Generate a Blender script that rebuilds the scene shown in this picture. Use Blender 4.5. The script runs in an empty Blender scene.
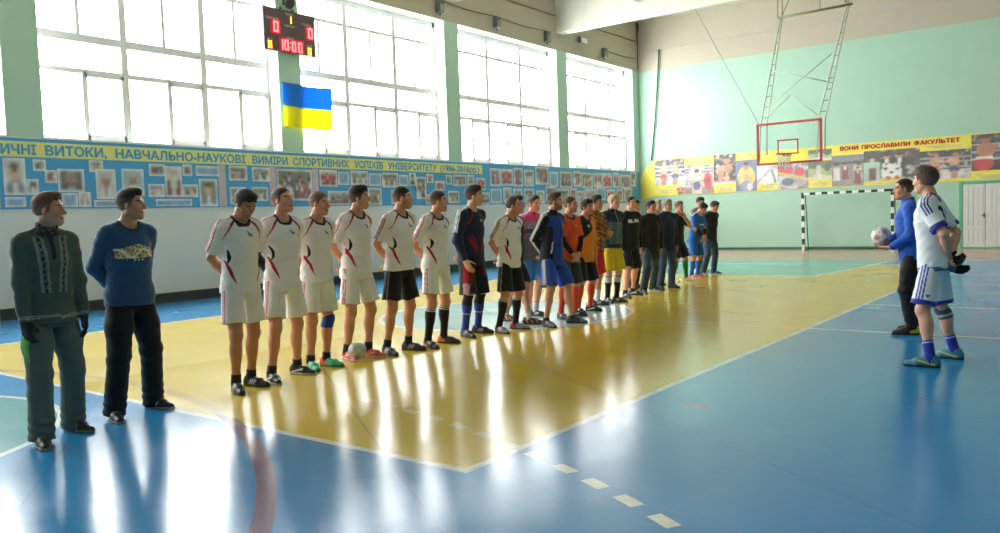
import bpy, bmesh, math, random
import numpy as np
from mathutils import Vector, Matrix

SC = bpy.context.scene
COL = SC.collection
PI = math.pi

# ------------------------------------------------------------------ camera, sky, exposure
CAM_ROT = np.array([[0.79393, 0.60700, -0.03519], [-0.00702, 0.06702, 0.99773], [-0.60797, 0.79187, -0.05748]])
CAM_POS = np.array([15.6438, 0.0, 1.4552])
FPX = 806.28
cd = bpy.data.cameras.new('camera')
cam = bpy.data.objects.new('camera', cd)
COL.objects.link(cam)
cd.sensor_width = 36.0
cd.lens = 36.0 * FPX / 1000.0
cd.clip_end = 300
rt, up, fw = CAM_ROT
cam.matrix_world = Matrix(((rt[0], up[0], -fw[0], CAM_POS[0]), (rt[1], up[1], -fw[1], CAM_POS[1]), (rt[2], up[2], -fw[2], CAM_POS[2]), (0, 0, 0, 1)))
SC.camera = cam

world = bpy.data.worlds.new('overcast sky')
SC.world = world
world.use_nodes = True
wn = world.node_tree.nodes
bg = wn['Background']
bg.inputs[0].default_value = (1.0, 0.995, 0.97, 1)
bg.inputs[1].default_value = 17.0

SC.view_settings.view_transform = 'Standard'
SC.view_settings.look = 'None'
SC.view_settings.gamma = 1.0
SC.view_settings.use_curve_mapping = False
SC.view_settings.exposure = 0.28
try:
    SC.cycles.max_bounces = 10
    SC.cycles.diffuse_bounces = 6
    SC.cycles.transparent_max_bounces = 16
    SC.cycles.sample_clamp_indirect = 8.0
    SC.cycles.use_denoising = True
except Exception:
    pass

# ------------------------------------------------------------------ helpers
def lin(h):
    h = h.lstrip('#')
    c = [int(h[i:i + 2], 16) / 255 for i in (0, 2, 4)]
    return tuple((x / 12.92 if x <= 0.04045 else ((x + 0.055) / 1.055) ** 2.4) for x in c)

def floor_pt(u, v):
    q = np.array([(u - 500) / FPX, -(v - 266.5) / FPX, 1.0])
    r = CAM_ROT.T @ q
    return CAM_POS + r * (-CAM_POS[2] / r[2])

def plane_pt(u, v, ax, val):
    q = np.array([(u - 500) / FPX, -(v - 266.5) / FPX, 1.0])
    r = CAM_ROT.T @ q
    return CAM_POS + r * ((val - CAM_POS[ax]) / r[ax])

MATS = {}
def mat(name, color, rough=0.6, metal=0.0, spec=0.5, bump=0.0, bscale=30.0, emit=None, estr=0.0, var=0.0, vscale=2.0, trans=0.0):
    if name in MATS:
        return MATS[name]
    m = bpy.data.materials.new(name)
    m.use_nodes = True
    nt = m.node_tree
    p = nt.nodes['Principled BSDF']
    c = lin(color) if isinstance(color, str) else color
    p.inputs['Base Color'].default_value = (*c, 1)
    p.inputs['Roughness'].default_value = rough
    p.inputs['Metallic'].default_value = metal
    p.inputs['Specular IOR Level'].default_value = spec
    if emit:
        e = lin(emit)
        p.inputs['Emission Color'].default_value = (*e, 1)
        p.inputs['Emission Strength'].default_value = estr
    tc = None
    if bump or var:
        tc = nt.nodes.new('ShaderNodeTexCoord')
    if var:
        nz = nt.nodes.new('ShaderNodeTexNoise')
        nz.inputs['Scale'].default_value = vscale
        nz.inputs['Detail'].default_value = 6
        nt.links.new(tc.outputs['Object'], nz.inputs['Vector'])
        mx = nt.nodes.new('ShaderNodeMix'); mx.data_type = 'RGBA'
        mx.inputs['A'].default_value = (*[x * (1 - var) for x in c], 1)
        mx.inputs['B'].default_value = (*[min(1, x * (1 + var)) for x in c], 1)
        nt.links.new(nz.outputs['Fac'], mx.inputs['Factor'])
        nt.links.new(mx.outputs['Result'], p.inputs['Base Color'])
    if bump:
        nb = nt.nodes.new('ShaderNodeTexNoise')
        nb.inputs['Scale'].default_value = bscale
        nb.inputs['Detail'].default_value = 4
        nt.links.new(tc.outputs['Object'], nb.inputs['Vector'])
        bn = nt.nodes.new('ShaderNodeBump')
        bn.inputs['Strength'].default_value = bump
        bn.inputs['Distance'].default_value = 0.02
        nt.links.new(nb.outputs['Fac'], bn.inputs['Height'])
        nt.links.new(bn.outputs['Normal'], p.inputs['Normal'])
    MATS[name] = m
    return m

def attr_mat(name, rough=0.7, spec=0.3, sheen=0.0, sss=0.0, bump=0.0, bscale=60.0):
    if name in MATS:
        return MATS[name]
    m = mat(name, '#ffffff', rough, 0, spec, bump, bscale)
    nt = m.node_tree
    p = nt.nodes['Principled BSDF']
    a = nt.nodes.new('ShaderNodeAttribute')
    a.attribute_name = 'Col'
    nt.links.new(a.outputs['Color'], p.inputs['Base Color'])
    if sheen:
        p.inputs['Sheen Weight'].default_value = sheen
    if sss:
        p.inputs['Subsurface Weight'].default_value = sss
        p.inputs['Subsurface Radius'].default_value = (0.012, 0.005, 0.003)
        p.inputs['Subsurface Scale'].default_value = 1.0
    return m

def link(name, me, m=None, parent=None):
    o = bpy.data.objects.new(name, me)
    COL.objects.link(o)
    if m is not None:
        for mm in (m if isinstance(m, (list, tuple)) else [m]):
            me.materials.append(mm)
    if parent is not None:
        o.parent = parent
    return o

def empty(name, loc=(0, 0, 0), rz=0.0):
    o = bpy.data.objects.new(name, None)
    o.empty_display_size = 0.2
    COL.objects.link(o)
    o.location = loc
    o.rotation_euler = (0, 0, rz)
    return o

def tag(o, label=None, cat=None, group=None, kind=None):
    if label: o['label'] = label
    if cat: o['category'] = cat
    if group: o['group'] = group
    if kind: o['kind'] = kind
    return o

class MB:
    """collects boxes, bars, tubes, lathes into one mesh"""
    def __init__(self):
        self.bm = bmesh.new()
    def box(self, x0, x1, y0, y1, z0, z1, mi=0):
        vs = [self.bm.verts.new((x, y, z)) for x in (x0, x1) for y in (y0, y1) for z in (z0, z1)]
        for f in ((0, 1, 3, 2), (4, 6, 7, 5), (0, 4, 5, 1), (2, 3, 7, 6), (0, 2, 6, 4), (1, 5, 7, 3)):
            fc = self.bm.faces.new([vs[i] for i in f]); fc.material_index = mi
        return self
    def poly(self, pts, mi=0):
        f = self.bm.faces.new([self.bm.verts.new(p) for p in pts]); f.material_index = mi
        return self
    def prism(self, pts, vec, mi=0):
        a = [self.bm.verts.new(p) for p in pts]
        b = [self.bm.verts.new(tuple(np.array(p) + np.array(vec))) for p in pts]
        n = len(pts)
        fs = [self.bm.faces.new(a), self.bm.faces.new(b[::-1])]
        for i in range(n):
            fs.append(self.bm.faces.new((a[i], b[i], b[(i + 1) % n], a[(i + 1) % n])))
        for f in fs: f.material_index = mi
        return self
    def tube(self, pts, r, n=8, mi=0, closed=False):
        pts = [Vector(p) for p in pts]
        rings = []
        m = len(pts)
        for i, p in enumerate(pts):
            if closed:
                t = pts[(i + 1) % m] - pts[i - 1]
            else:
                t = (pts[min(i + 1, m - 1)] - pts[max(i - 1, 0)])
            t.normalize()
            ref = Vector((0, 0, 1)) if abs(t.z) < 0.9 else Vector((1, 0, 0))
            u = t.cross(ref).normalized(); w = t.cross(u)
            rr = r[i] if isinstance(r, (list, tuple)) else r
            rings.append([self.bm.verts.new(p + (u * math.cos(a) + w * math.sin(a)) * rr) for a in [2 * PI * k / n for k in range(n)]])
        rng = range(m) if closed else range(m - 1)
        for i in rng:
            A, B = rings[i], rings[(i + 1) % m]
            for k in range(n):
                f = self.bm.faces.new((A[k], A[(k + 1) % n], B[(k + 1) % n], B[k])); f.material_index = mi; f.smooth = True
        if not closed:
            f = self.bm.faces.new(rings[0][::-1]); f.material_index = mi
            f = self.bm.faces.new(rings[-1]); f.material_index = mi
        return self
    def build(self, name, m, parent=None, bevel=0.0):
        bmesh.ops.recalc_face_normals(self.bm, faces=self.bm.faces[:])
        me = bpy.data.meshes.new(name)
        self.bm.to_mesh(me); self.bm.free()
        o = link(name, me, m, parent)
        if bevel:
            b = o.modifiers.new('bevel', 'BEVEL'); b.width = bevel; b.segments = 2; b.limit_method = 'ANGLE'
        return o

def np_mesh(name, V, F, colors=None, m=None, parent=None, smooth=True):
    me = bpy.data.meshes.new(name)
    V = np.asarray(V, dtype=np.float32); F = np.asarray(F, dtype=np.int32)
    n, k = F.shape
    me.vertices.add(len(V)); me.vertices.foreach_set('co', V.ravel())
    me.loops.add(n * k); me.loops.foreach_set('vertex_index', F.ravel())
    me.polygons.add(n); me.polygons.foreach_set('loop_start', np.arange(0, n * k, k, dtype=np.int32))
    try:
        me.polygons.foreach_set('loop_total', np.full(n, k, dtype=np.int32))
    except Exception:
        pass
    me.polygons.foreach_set('use_smooth', np.full(n, smooth, dtype=bool))
    me.update(calc_edges=True)
    if colors is not None:
        ca = me.color_attributes.new('Col', 'FLOAT_COLOR', 'POINT')
        c4 = np.ones((len(V), 4), dtype=np.float32); c4[:, :3] = colors
        ca.data.foreach_set('color', c4.ravel())
    return link(name, me, m, parent)

# text -> triangles (2D)
def text_tris(txt, bold=0.0, extrude=0.0):
    cu = bpy.data.curves.new('lettering', 'FONT')
    cu.body = txt
    cu.size = 1.0
    cu.offset = bold
    cu.resolution_u = 4
    ob = bpy.data.objects.new('lettering', cu)
    COL.objects.link(ob)
    dg = bpy.context.evaluated_depsgraph_get()
    me = bpy.data.meshes.new_from_object(ob.evaluated_get(dg))
    me.calc_loop_triangles()
    V = np.array([v.co[:] for v in me.vertices]) if len(me.vertices) else np.zeros((0, 3))
    T = np.array([t.vertices[:] for t in me.loop_triangles], dtype=int) if len(me.loop_triangles) else np.zeros((0, 3), int)
    bpy.data.objects.remove(ob); bpy.data.meshes.remove(me); bpy.data.curves.remove(cu)
    return V[:, :2], T

def in_text(V, T, P):
    """which 2D points P lie in the triangles"""
    r = np.zeros(len(P), bool)
    for t in T:
        a, b, c = V[t[0]], V[t[1]], V[t[2]]
        lo = np.minimum(np.minimum(a, b), c); hi = np.maximum(np.maximum(a, b), c)
        idx = np.where((P[:, 0] >= lo[0]) & (P[:, 0] <= hi[0]) & (P[:, 1] >= lo[1]) & (P[:, 1] <= hi[1]))[0]
        if len(idx) == 0: continue
        p = P[idx]
        def cr(o, e): return (e[0] - o[0]) * (p[:, 1] - o[1]) - (e[1] - o[1]) * (p[:, 0] - o[0])
        d1, d2, d3 = cr(a, b), cr(b, c), cr(c, a)
        r[idx] |= ((d1 >= 0) & (d2 >= 0) & (d3 >= 0)) | ((d1 <= 0) & (d2 <= 0) & (d3 <= 0))
    return r

def text_mesh(name, words, place, m, parent=None, bold=0.02):
    """words: list of (text, s0, s1, t0, t1): box along the s axis and t axis; place(s, t) -> 3D"""
    AV, AF = [], []
    off = 0
    for txt, s0, s1, t0, t1 in words:
        V, T = text_tris(txt)
        if len(V):
            V0_, T0_ = V, T
            sh = [(0, 0), (bold, 0), (-bold, 0), (0, bold), (0, -bold)]
            V = np.concatenate([V0_ + np.array(d) for d in sh]); T = np.concatenate([T0_ + i * len(V0_) for i in range(len(sh))])
            lay = np.repeat(np.arange(len(sh)) * 0.0002, len(V0_))
        if not len(V): continue
        lo, hi = V.min(0), V.max(0)
        s = s0 + (V[:, 0] - lo[0]) / (hi[0] - lo[0]) * (s1 - s0)
        t = t0 + (V[:, 1] - 0.0) / 0.72 * (t1 - t0)
        P = np.array([place(a, b) for a, b in zip(s, t)])
        ref = np.array(place(0.0, 0.0)); nrm_ = np.array([1.0, 0, 0]) if ref[1] == 0 else np.array([0, -1.0, 0])
        P = P + nrm_ * lay[:, None]
        AV.append(P); AF.append(T + off); off += len(P)
    return np_mesh(name, np.concatenate(AV), np.concatenate(AF), None, m, parent, smooth=False)

# ------------------------------------------------------------------ node expression helper
class NX:
    def __init__(self, nt, s): self.nt, self.s = nt, s
    def _op(self, op, *args, clamp=False):
        n = self.nt.nodes.new('ShaderNodeMath'); n.operation = op; n.use_clamp = clamp
        for i, a in enumerate(args):
            if isinstance(a, NX): self.nt.links.new(a.s, n.inputs[i])
            else: n.inputs[i].default_value = a
        return NX(self.nt, n.outputs[0])
    def __add__(self, o): return self._op('ADD', self, o)
    def __sub__(self, o): return self._op('SUBTRACT', self, o)
    def __rsub__(self, o): return self._op('SUBTRACT', o, self)
    def __mul__(self, o): return self._op('MULTIPLY', self, o)
    def __gt__(self, o): return self._op('GREATER_THAN', self, o)
    def __lt__(self, o): return self._op('LESS_THAN', self, o)
    def mx(self, o): return self._op('MAXIMUM', self, o)
    def sqrt(self): return self._op('SQRT', self)
    def absv(self): return self._op('ABSOLUTE', self)
    def mod(self, o): return self._op('FLOORED_MODULO', self, o)
    def atan2(self, o): return self._op('ARCTAN2', self, o)

# ------------------------------------------------------------------ room
D = 30.08          # back wall
ZC = 9.28          # ceiling
XR = 17.2          # right wall
Y0 = -9.0          # rear wall
BAYS = [-5.12, 0.83, 6.79, 12.76, 18.71, 24.69]      # near edge of each window opening
BAYE = [0.2, 6.17, 12.13, 18.09, 24.04, 29.6]

def painted(name, color, var=0.08, rough=0.55, bump=0.15):
    return mat(name, color, rough, 0, 0.4, bump, 12.0, None, 0, var, 1.3)

M_green = painted('mint green wall paint', '#a6cab6', 0.06)
M_white = painted('off white wall paint', '#e2e4de', 0.04)
M_cream = painted('cream plaster', '#b9b2a1', 0.06, 0.8)
M_beam = painted('whitewashed concrete', '#d9d9ce', 0.05, 0.8)
M_frame = mat('white window frame paint', '#e6e8ea', 0.5)
M_dark = mat('dark grey paint', '#3a413e', 0.6, var=0.2)
M_steel = mat('weathered grey steel', '#6e736f', 0.5, 0.6, var=0.2, vscale=9)

def struct(o):
    o['kind'] = 'structure'
    return o

# floor with all its painted areas
def make_floor_mat():
    m = bpy.data.materials.new('painted court floor')
    m.use_nodes = True
    nt = m.node_tree
    p = nt.nodes['Principled BSDF']
    tc = nt.nodes.new('ShaderNodeTexCoord')
    sx = nt.nodes.new('ShaderNodeSeparateXYZ')
    nt.links.new(tc.outputs['Object'], sx.inputs[0])
    x, y = NX(nt, sx.outputs[0]), NX(nt, sx.outputs[1])
    def noise(scale, detail=5, stretch=None, rough=0.6):
        n = nt.nodes.new('ShaderNodeTexNoise'); n.inputs['Scale'].default_value = scale; n.inputs['Detail'].default_value = detail
        n.inputs['Roughness'].default_value = rough
        if stretch:
            mp = nt.nodes.new('ShaderNodeMapping'); mp.inputs['Scale'].default_value = stretch
            nt.links.new(tc.outputs['Object'], mp.inputs[0]); nt.links.new(mp.outputs[0], n.inputs['Vector'])
        else:
            nt.links.new(tc.outputs['Object'], n.inputs['Vector'])
        return NX(nt, n.outputs['Fac'])
    def rgb(c):
        return (*lin(c), 1)
    cur = [None]
    def over(mask, color):
        mx = nt.nodes.new('ShaderNodeMix'); mx.data_type = 'RGBA'
        nt.links.new(mask.s, mx.inputs['Factor'])
        if cur[0] is None: mx.inputs['A'].default_value = rgb('#1f7fbd')
        else: nt.links.new(cur[0], mx.inputs['A'])
        mx.inputs['B'].default_value = rgb(color)
        cur[0] = mx.outputs['Result']
    def rect(x0, x1, y0, y1): return (x > x0) * (x < x1) * (y > y0) * (y < y1)
    def dist(cx, cy): return ((x - cx) * (x - cx) + (y - cy) * (y - cy)).sqrt()
    wear = noise(9.0, 6)
    worn = wear * 0.55 + 0.55            # line paint is worn through in places
    fade = noise(0.35, 3)
    # blue base, slightly uneven
    over(noise(0.6, 5) * 0.3, '#4a9fcc')
    # far apron
    over(y > 23.7, '#b58a7c')
    # yellow playing field
    over(rect(3.5, 12.6, 3.56, 21.9), '#cfb233')
    over(rect(3.5, 12.6, 3.56, 21.9) * noise(0.9, 3) * 0.4, '#b99a26')
    over(rect(3.5, 12.6, 3.56, 21.9) * ((x < 7.6)) * 0.35, '#e4d592')  # pale reflection of the white wall, painted into the yellow's left part
    # far key (trapezoid), teal
    half = (y - 18.0) * 0.09 + 2.3
    keym = ((x - 8.1).absv() < half) * (y > 18.0) * (y < 23.7)
    over(keym, '#5aa79b')
    keyl = (((x - 8.1).absv() - half).absv() < 0.05) * (y > 18.0) * (y < 23.7)
    over(keyl.mx(((y - 18.0).absv() < 0.06) * ((x - 8.1).absv() < 2.3)) * worn, '#d9dfd2')
    # near free-throw circle, teal
    over(dist(8.1, 1.25) < 1.85, '#5d9c9f')
    over(((dist(8.1, 1.25) - 1.85).absv() < 0.03) * worn, '#dfe7e4')
    # centre circle
    over(dist(8.05, 10.0) < 1.95, '#9fbcb6')
    over(((dist(8.05, 10.0) - 1.95).absv() < 0.04) * worn, '#e8e8d8')
    # white borders
    bord = rect(3.5, 12.66, 3.5, 21.96) * (1 - rect(3.56, 12.6, 3.56, 21.9))
    over(bord * worn, '#e6e6da')
    # halfway and attack lines
    over(((y - 10.06).absv() < 0.025) * (x > 12.6) * worn, '#dfe7e4')
    over(((y - 12.87).absv() < 0.025) * (x > 12.6) * worn, '#dfe7e4')
    over(((y - 10.06).absv() < 0.025) * (x < 12.6) * (x > 3.5) * 0.35, '#efe9c0')
    over(((y - 12.87).absv() < 0.025) * (x < 12.6) * (x > 3.5) * 0.35, '#efe9c0')
    # dashed free throw arc
    ang = (y + 4.341).atan2(x - 9.40)
    dash = ((ang - (1.182 - 0.01745)).mod(0.0349) - 0.01745).absv() < 0.0095
    over(((dist(9.40, -4.341) - 9.0).absv() < 0.042) * dash * (x > 10.6) * worn * (y > 3.0) * (1 - (y > 4.1) * 0.45), '#ece7cf')
    # brown three point arc
    arc = dist(8.01, -2.57)
    over(((arc - 6.53).absv() < 0.055) * (y > 3.3) * 0.30, '#8d6a72')
    over(((arc - 6.53).absv() < 0.055) * (y < 3.62) * 0.75, '#8a5a5e')
    # red wall-side line
    over(((x - 0.27).absv() < 0.05), '#a9504a')
    # red scuff
    over(((y - 5.66).absv() < 0.02) * ((x - 13.12).absv() < 0.10), '#b0563f')
    # linoleum seams
    seam = (((x * 0.55 + y * 0.83 + 0.5).mod(2.0)) < 0.012).mx(((x * 0.83 - y * 0.55 + 0.2).mod(4.3)) < 0.010)
    over(seam * 0.45, '#20507a')
    # scuffs and faded patches
    over(((noise(3.0, 6, (1.0, 6.0, 1.0)) - 0.52) * 3.0)._op('MAXIMUM', ((noise(3.0, 6, (1.0, 6.0, 1.0)) - 0.52) * 3.0), 0.0) * 0.10, '#a8c4cf')
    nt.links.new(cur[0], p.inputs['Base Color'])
    rg = noise(1.6, 3) * 0.16 + 0.11
    nt.links.new(rg.s, p.inputs['Roughness'])
    p.inputs['Specular IOR Level'].default_value = 0.33
    b1 = nt.nodes.new('ShaderNodeBump'); b1.inputs['Strength'].default_value = 0.03; b1.inputs['Distance'].default_value = 0.012
    h = noise(4.0, 2, (1.0, 1.0, 1.0)) + noise(13.0, 2) * 0.14
    nt.links.new(h.s, b1.inputs['Height'])
    nt.links.new(b1.outputs['Normal'], p.inputs['Normal'])
    return m

M_floor = make_floor_mat()
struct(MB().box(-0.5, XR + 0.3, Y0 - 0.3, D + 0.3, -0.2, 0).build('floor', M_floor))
struct(MB().box(-0.6, XR + 0.3, Y0 - 0.3, D + 0.3, ZC, ZC + 0.3).build('ceiling', M_cream))
struct(MB().box(-0.5, XR, Y0 - 0.3, Y0, 0, ZC).build('wall_rear', painted('grey plaster', '#8b8980')))
b = MB().box(XR, XR + 0.3, Y0 - 0.3, D + 0.3, 0, 2.6, 0).box(XR, XR + 0.3, Y0 - 0.3, D + 0.3, 2.6, ZC, 1)
struct(b.build('wall_right', [painted('dull green wall paint', '#43695a'), painted('grey plaster', '#7b7970')]))
# back wall: mint to 7.26, cream above
b = MB().box(-0.5, XR, D, D + 0.3, 0, 7.26, 0).box(-0.5, XR, D, D + 0.3, 7.26, ZC, 1)
struct(b.build('wall_back', [M_green, M_cream]))
# window wall: parapet, piers, lintel
M_pier = painted('mint paint lightened for glare', '#b3d6c4', 0.05)  # back wall's mint, lightened so the window glare is in the colour
b = MB()
b.box(-0.5, 0, Y0, D, 0, 3.25, 0)
b.box(-0.5, 0, Y0, D, 7.33, ZC, 1)
ends = [Y0] + BAYE + []
prev = Y0
for s, e in zip(BAYS, BAYE):
    b.box(-0.5, 0, prev, s, 3.25, 7.33, 2)
    prev = e
b.box(-0.5, 0, prev, D, 3.25, 7.33, 2)
struct(b.build('wall_left', [M_white, M_cream, M_pier]))

# white window reveals and glazing of each bay
M_glass = bpy.data.materials.new('window glass')
M_glass.use_nodes = True
nt = M_glass.node_tree
nt.nodes.clear()
out = nt.nodes.new('ShaderNodeOutputMaterial')
mixs = nt.nodes.new('ShaderNodeMixShader'); tr = nt.nodes.new('ShaderNodeBsdfTransparent'); gl = nt.nodes.new('ShaderNodeBsdfGlossy')
fr = nt.nodes.new('ShaderNodeLayerWeight'); fr.inputs[0].default_value = 0.04
gl.inputs['Roughness'].default_value = 0.05
tr.inputs[0].default_value = (0.96, 0.98, 0.98, 1)
nt.links.new(fr.outputs['Facing'], mixs.inputs[0]); nt.links.new(tr.outputs[0], mixs.inputs[1]); nt.links.new(gl.outputs[0], mixs.inputs[2])
nt.links.new(mixs.outputs[0], out.inputs[0])

M_reveal = painted('white reveal paint', '#e4e6e2', 0.03)
for n, (s, e) in enumerate(zip(BAYS, BAYE)):
    root = struct(empty('window_%d' % (n + 1), (-0.4, s, 3.25)))
    L = e - s
    f = MB()
    xs = (-0.05, 0.02)
    cols = [0.04, 1.81, 3.60, L - 0.05]
    f.box(*xs, 0, L, 0, 0.07).box(*xs, 0, L, 3.90, 4.08)
    f.box(*xs, 0, 0.08, 0, 4.08).box(*xs, L - 0.09, L, 0, 4.08)
    for c in cols[1:3]: f.box(-0.06, 0.04, c - 0.07, c + 0.07, 0, 4.0)
    for z, t in ((1.38, 0.05), (2.02, 0.08), (3.40, 0.045)): f.box(-0.055, 0.03, 0, L, z - t, z + t)
    f.build('frame', M_frame, root)
    sp = MB()
    for a, c in zip(cols[:-1], cols[1:]):
        mid = (a + c) / 2
        sp.box(-0.04, 0.02, mid - 0.036, mid + 0.036, 2.05, 3.38)
    sp.build('glazing_bar', M_frame, root)
    for a, c in zip(cols[:-1], cols[1:]):
        mid = (a + c) / 2 + 0.05
        sh = MB()
        w0, w1 = mid, c - 0.05
        sh.box(0.0, 0.06, w0 - 0.05, w0 + 0.05, 0.05, 1.36).box(0.0, 0.06, w1 - 0.05, w1 + 0.03, 0.05, 1.36)
        sh.box(0.0, 0.06, w0, w1, 0.05, 0.16).box(0.0, 0.06, w0, w1, 1.28, 1.36)
        sh.build('sash', M_frame, root)
    MB().box(-0.022, -0.016, 0.03, L - 0.03, 0.05, 3.95).build('pane', M_glass, root)
    rv = MB()
    rv.box(0.02, 0.398, 0.0, 0.012, 0.0, 4.08).box(0.02, 0.398, L - 0.012, L, 0.0, 4.08).box(0.02, 0.398, 0.012, L - 0.012, 4.06, 4.08).box(0.02, 0.398, 0.012, L - 0.012, 0.0, 0.012)
    rv.build('reveal', M_reveal, root)
    # light portal: helps sampling the daylight, gives no light of its own
    ld = bpy.data.lights.new('daylight portal', 'AREA')
    ld.shape = 'RECTANGLE'; ld.size = L; ld.size_y = 4.1
    try: ld.cycles.is_portal = True
    except Exception: pass
    lo = bpy.data.objects.new('daylight_portal', ld); COL.objects.link(lo)
    lo.location = (-0.56, s + L / 2, 3.25 + 2.04)
    lo.rotation_euler = (0, -PI / 2, 0)
    lo.rotation_euler = Matrix(((0, 0, -1), (1, 0, 0), (0, -1, 0))).to_euler()

# roof beams across the hall, one over each pier
for n, y in enumerate((-5.4, 0.5, 6.48, 12.45, 18.4, 24.36)):
    bm_ = MB().box(0.0, XR, y - 0.32, y + 0.12, 7.91, ZC)
    bm_.box(0.0, 1.2, y - 0.325, y + 0.125, 7.905, ZC)
    struct(bm_.build('trim_%d' % (n + 1), M_beam))
# skirting: dark pipe casing along the window wall, green strip on the back wall
b = MB().box(0, 0.10, Y0, D, 0, 0.19, 0).box(0.0, 0.115, Y0, D, 0.165, 0.195, 1)
for k in range(14):
    yy = -5.0 + k * 2.4 + 1.15
    b.box(0.0, 0.135, yy - 0.05, yy + 0.05, 0, 0.24, 2)
struct(b.build('baseboard_left', [M_dark, mat('dark green paint', '#3c4a40', 0.5), mat('pale grey paint', '#b9bfba', 0.5)]))
struct(MB().box(0, 11.45, D - 0.03, D, 0, 0.09).build('baseboard_back', mat('bottle green paint', '#2f6b52', 0.5)))
# horizontal conduit around the hall at the panel joint
struct(MB().tube([(0.03, Y0, 8.5), (0.03, 20, 8.5), (0.03, D - 0.03, 8.5)], 0.022, 6).build('trim_11', mat('rusty pipe', '#8a7358', 0.6)))
struct(MB().box(0, XR, D - 0.02, D, 8.02, 8.05).build('trim_12', mat('panel joint putty', '#b9b4a4', 0.8)))  # putty-coloured strip along the panel joint
# dirty crack in the corner
pts = [(0.03, D - 0.03, 9.25), (0.06, D - 0.03, 9.0), (0.02, D - 0.03, 8.8), (0.05, D - 0.03, 8.55), (0.03, D - 0.03, 8.2), (0.03, D - 0.03, 7.4)]
struct(MB().tube(pts, [0.07, 0.05, 0.035, 0.03, 0.02, 0.012], 6).build('trim_13', mat('dirty sealant', '#6a5f4d', 0.9)))
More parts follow.
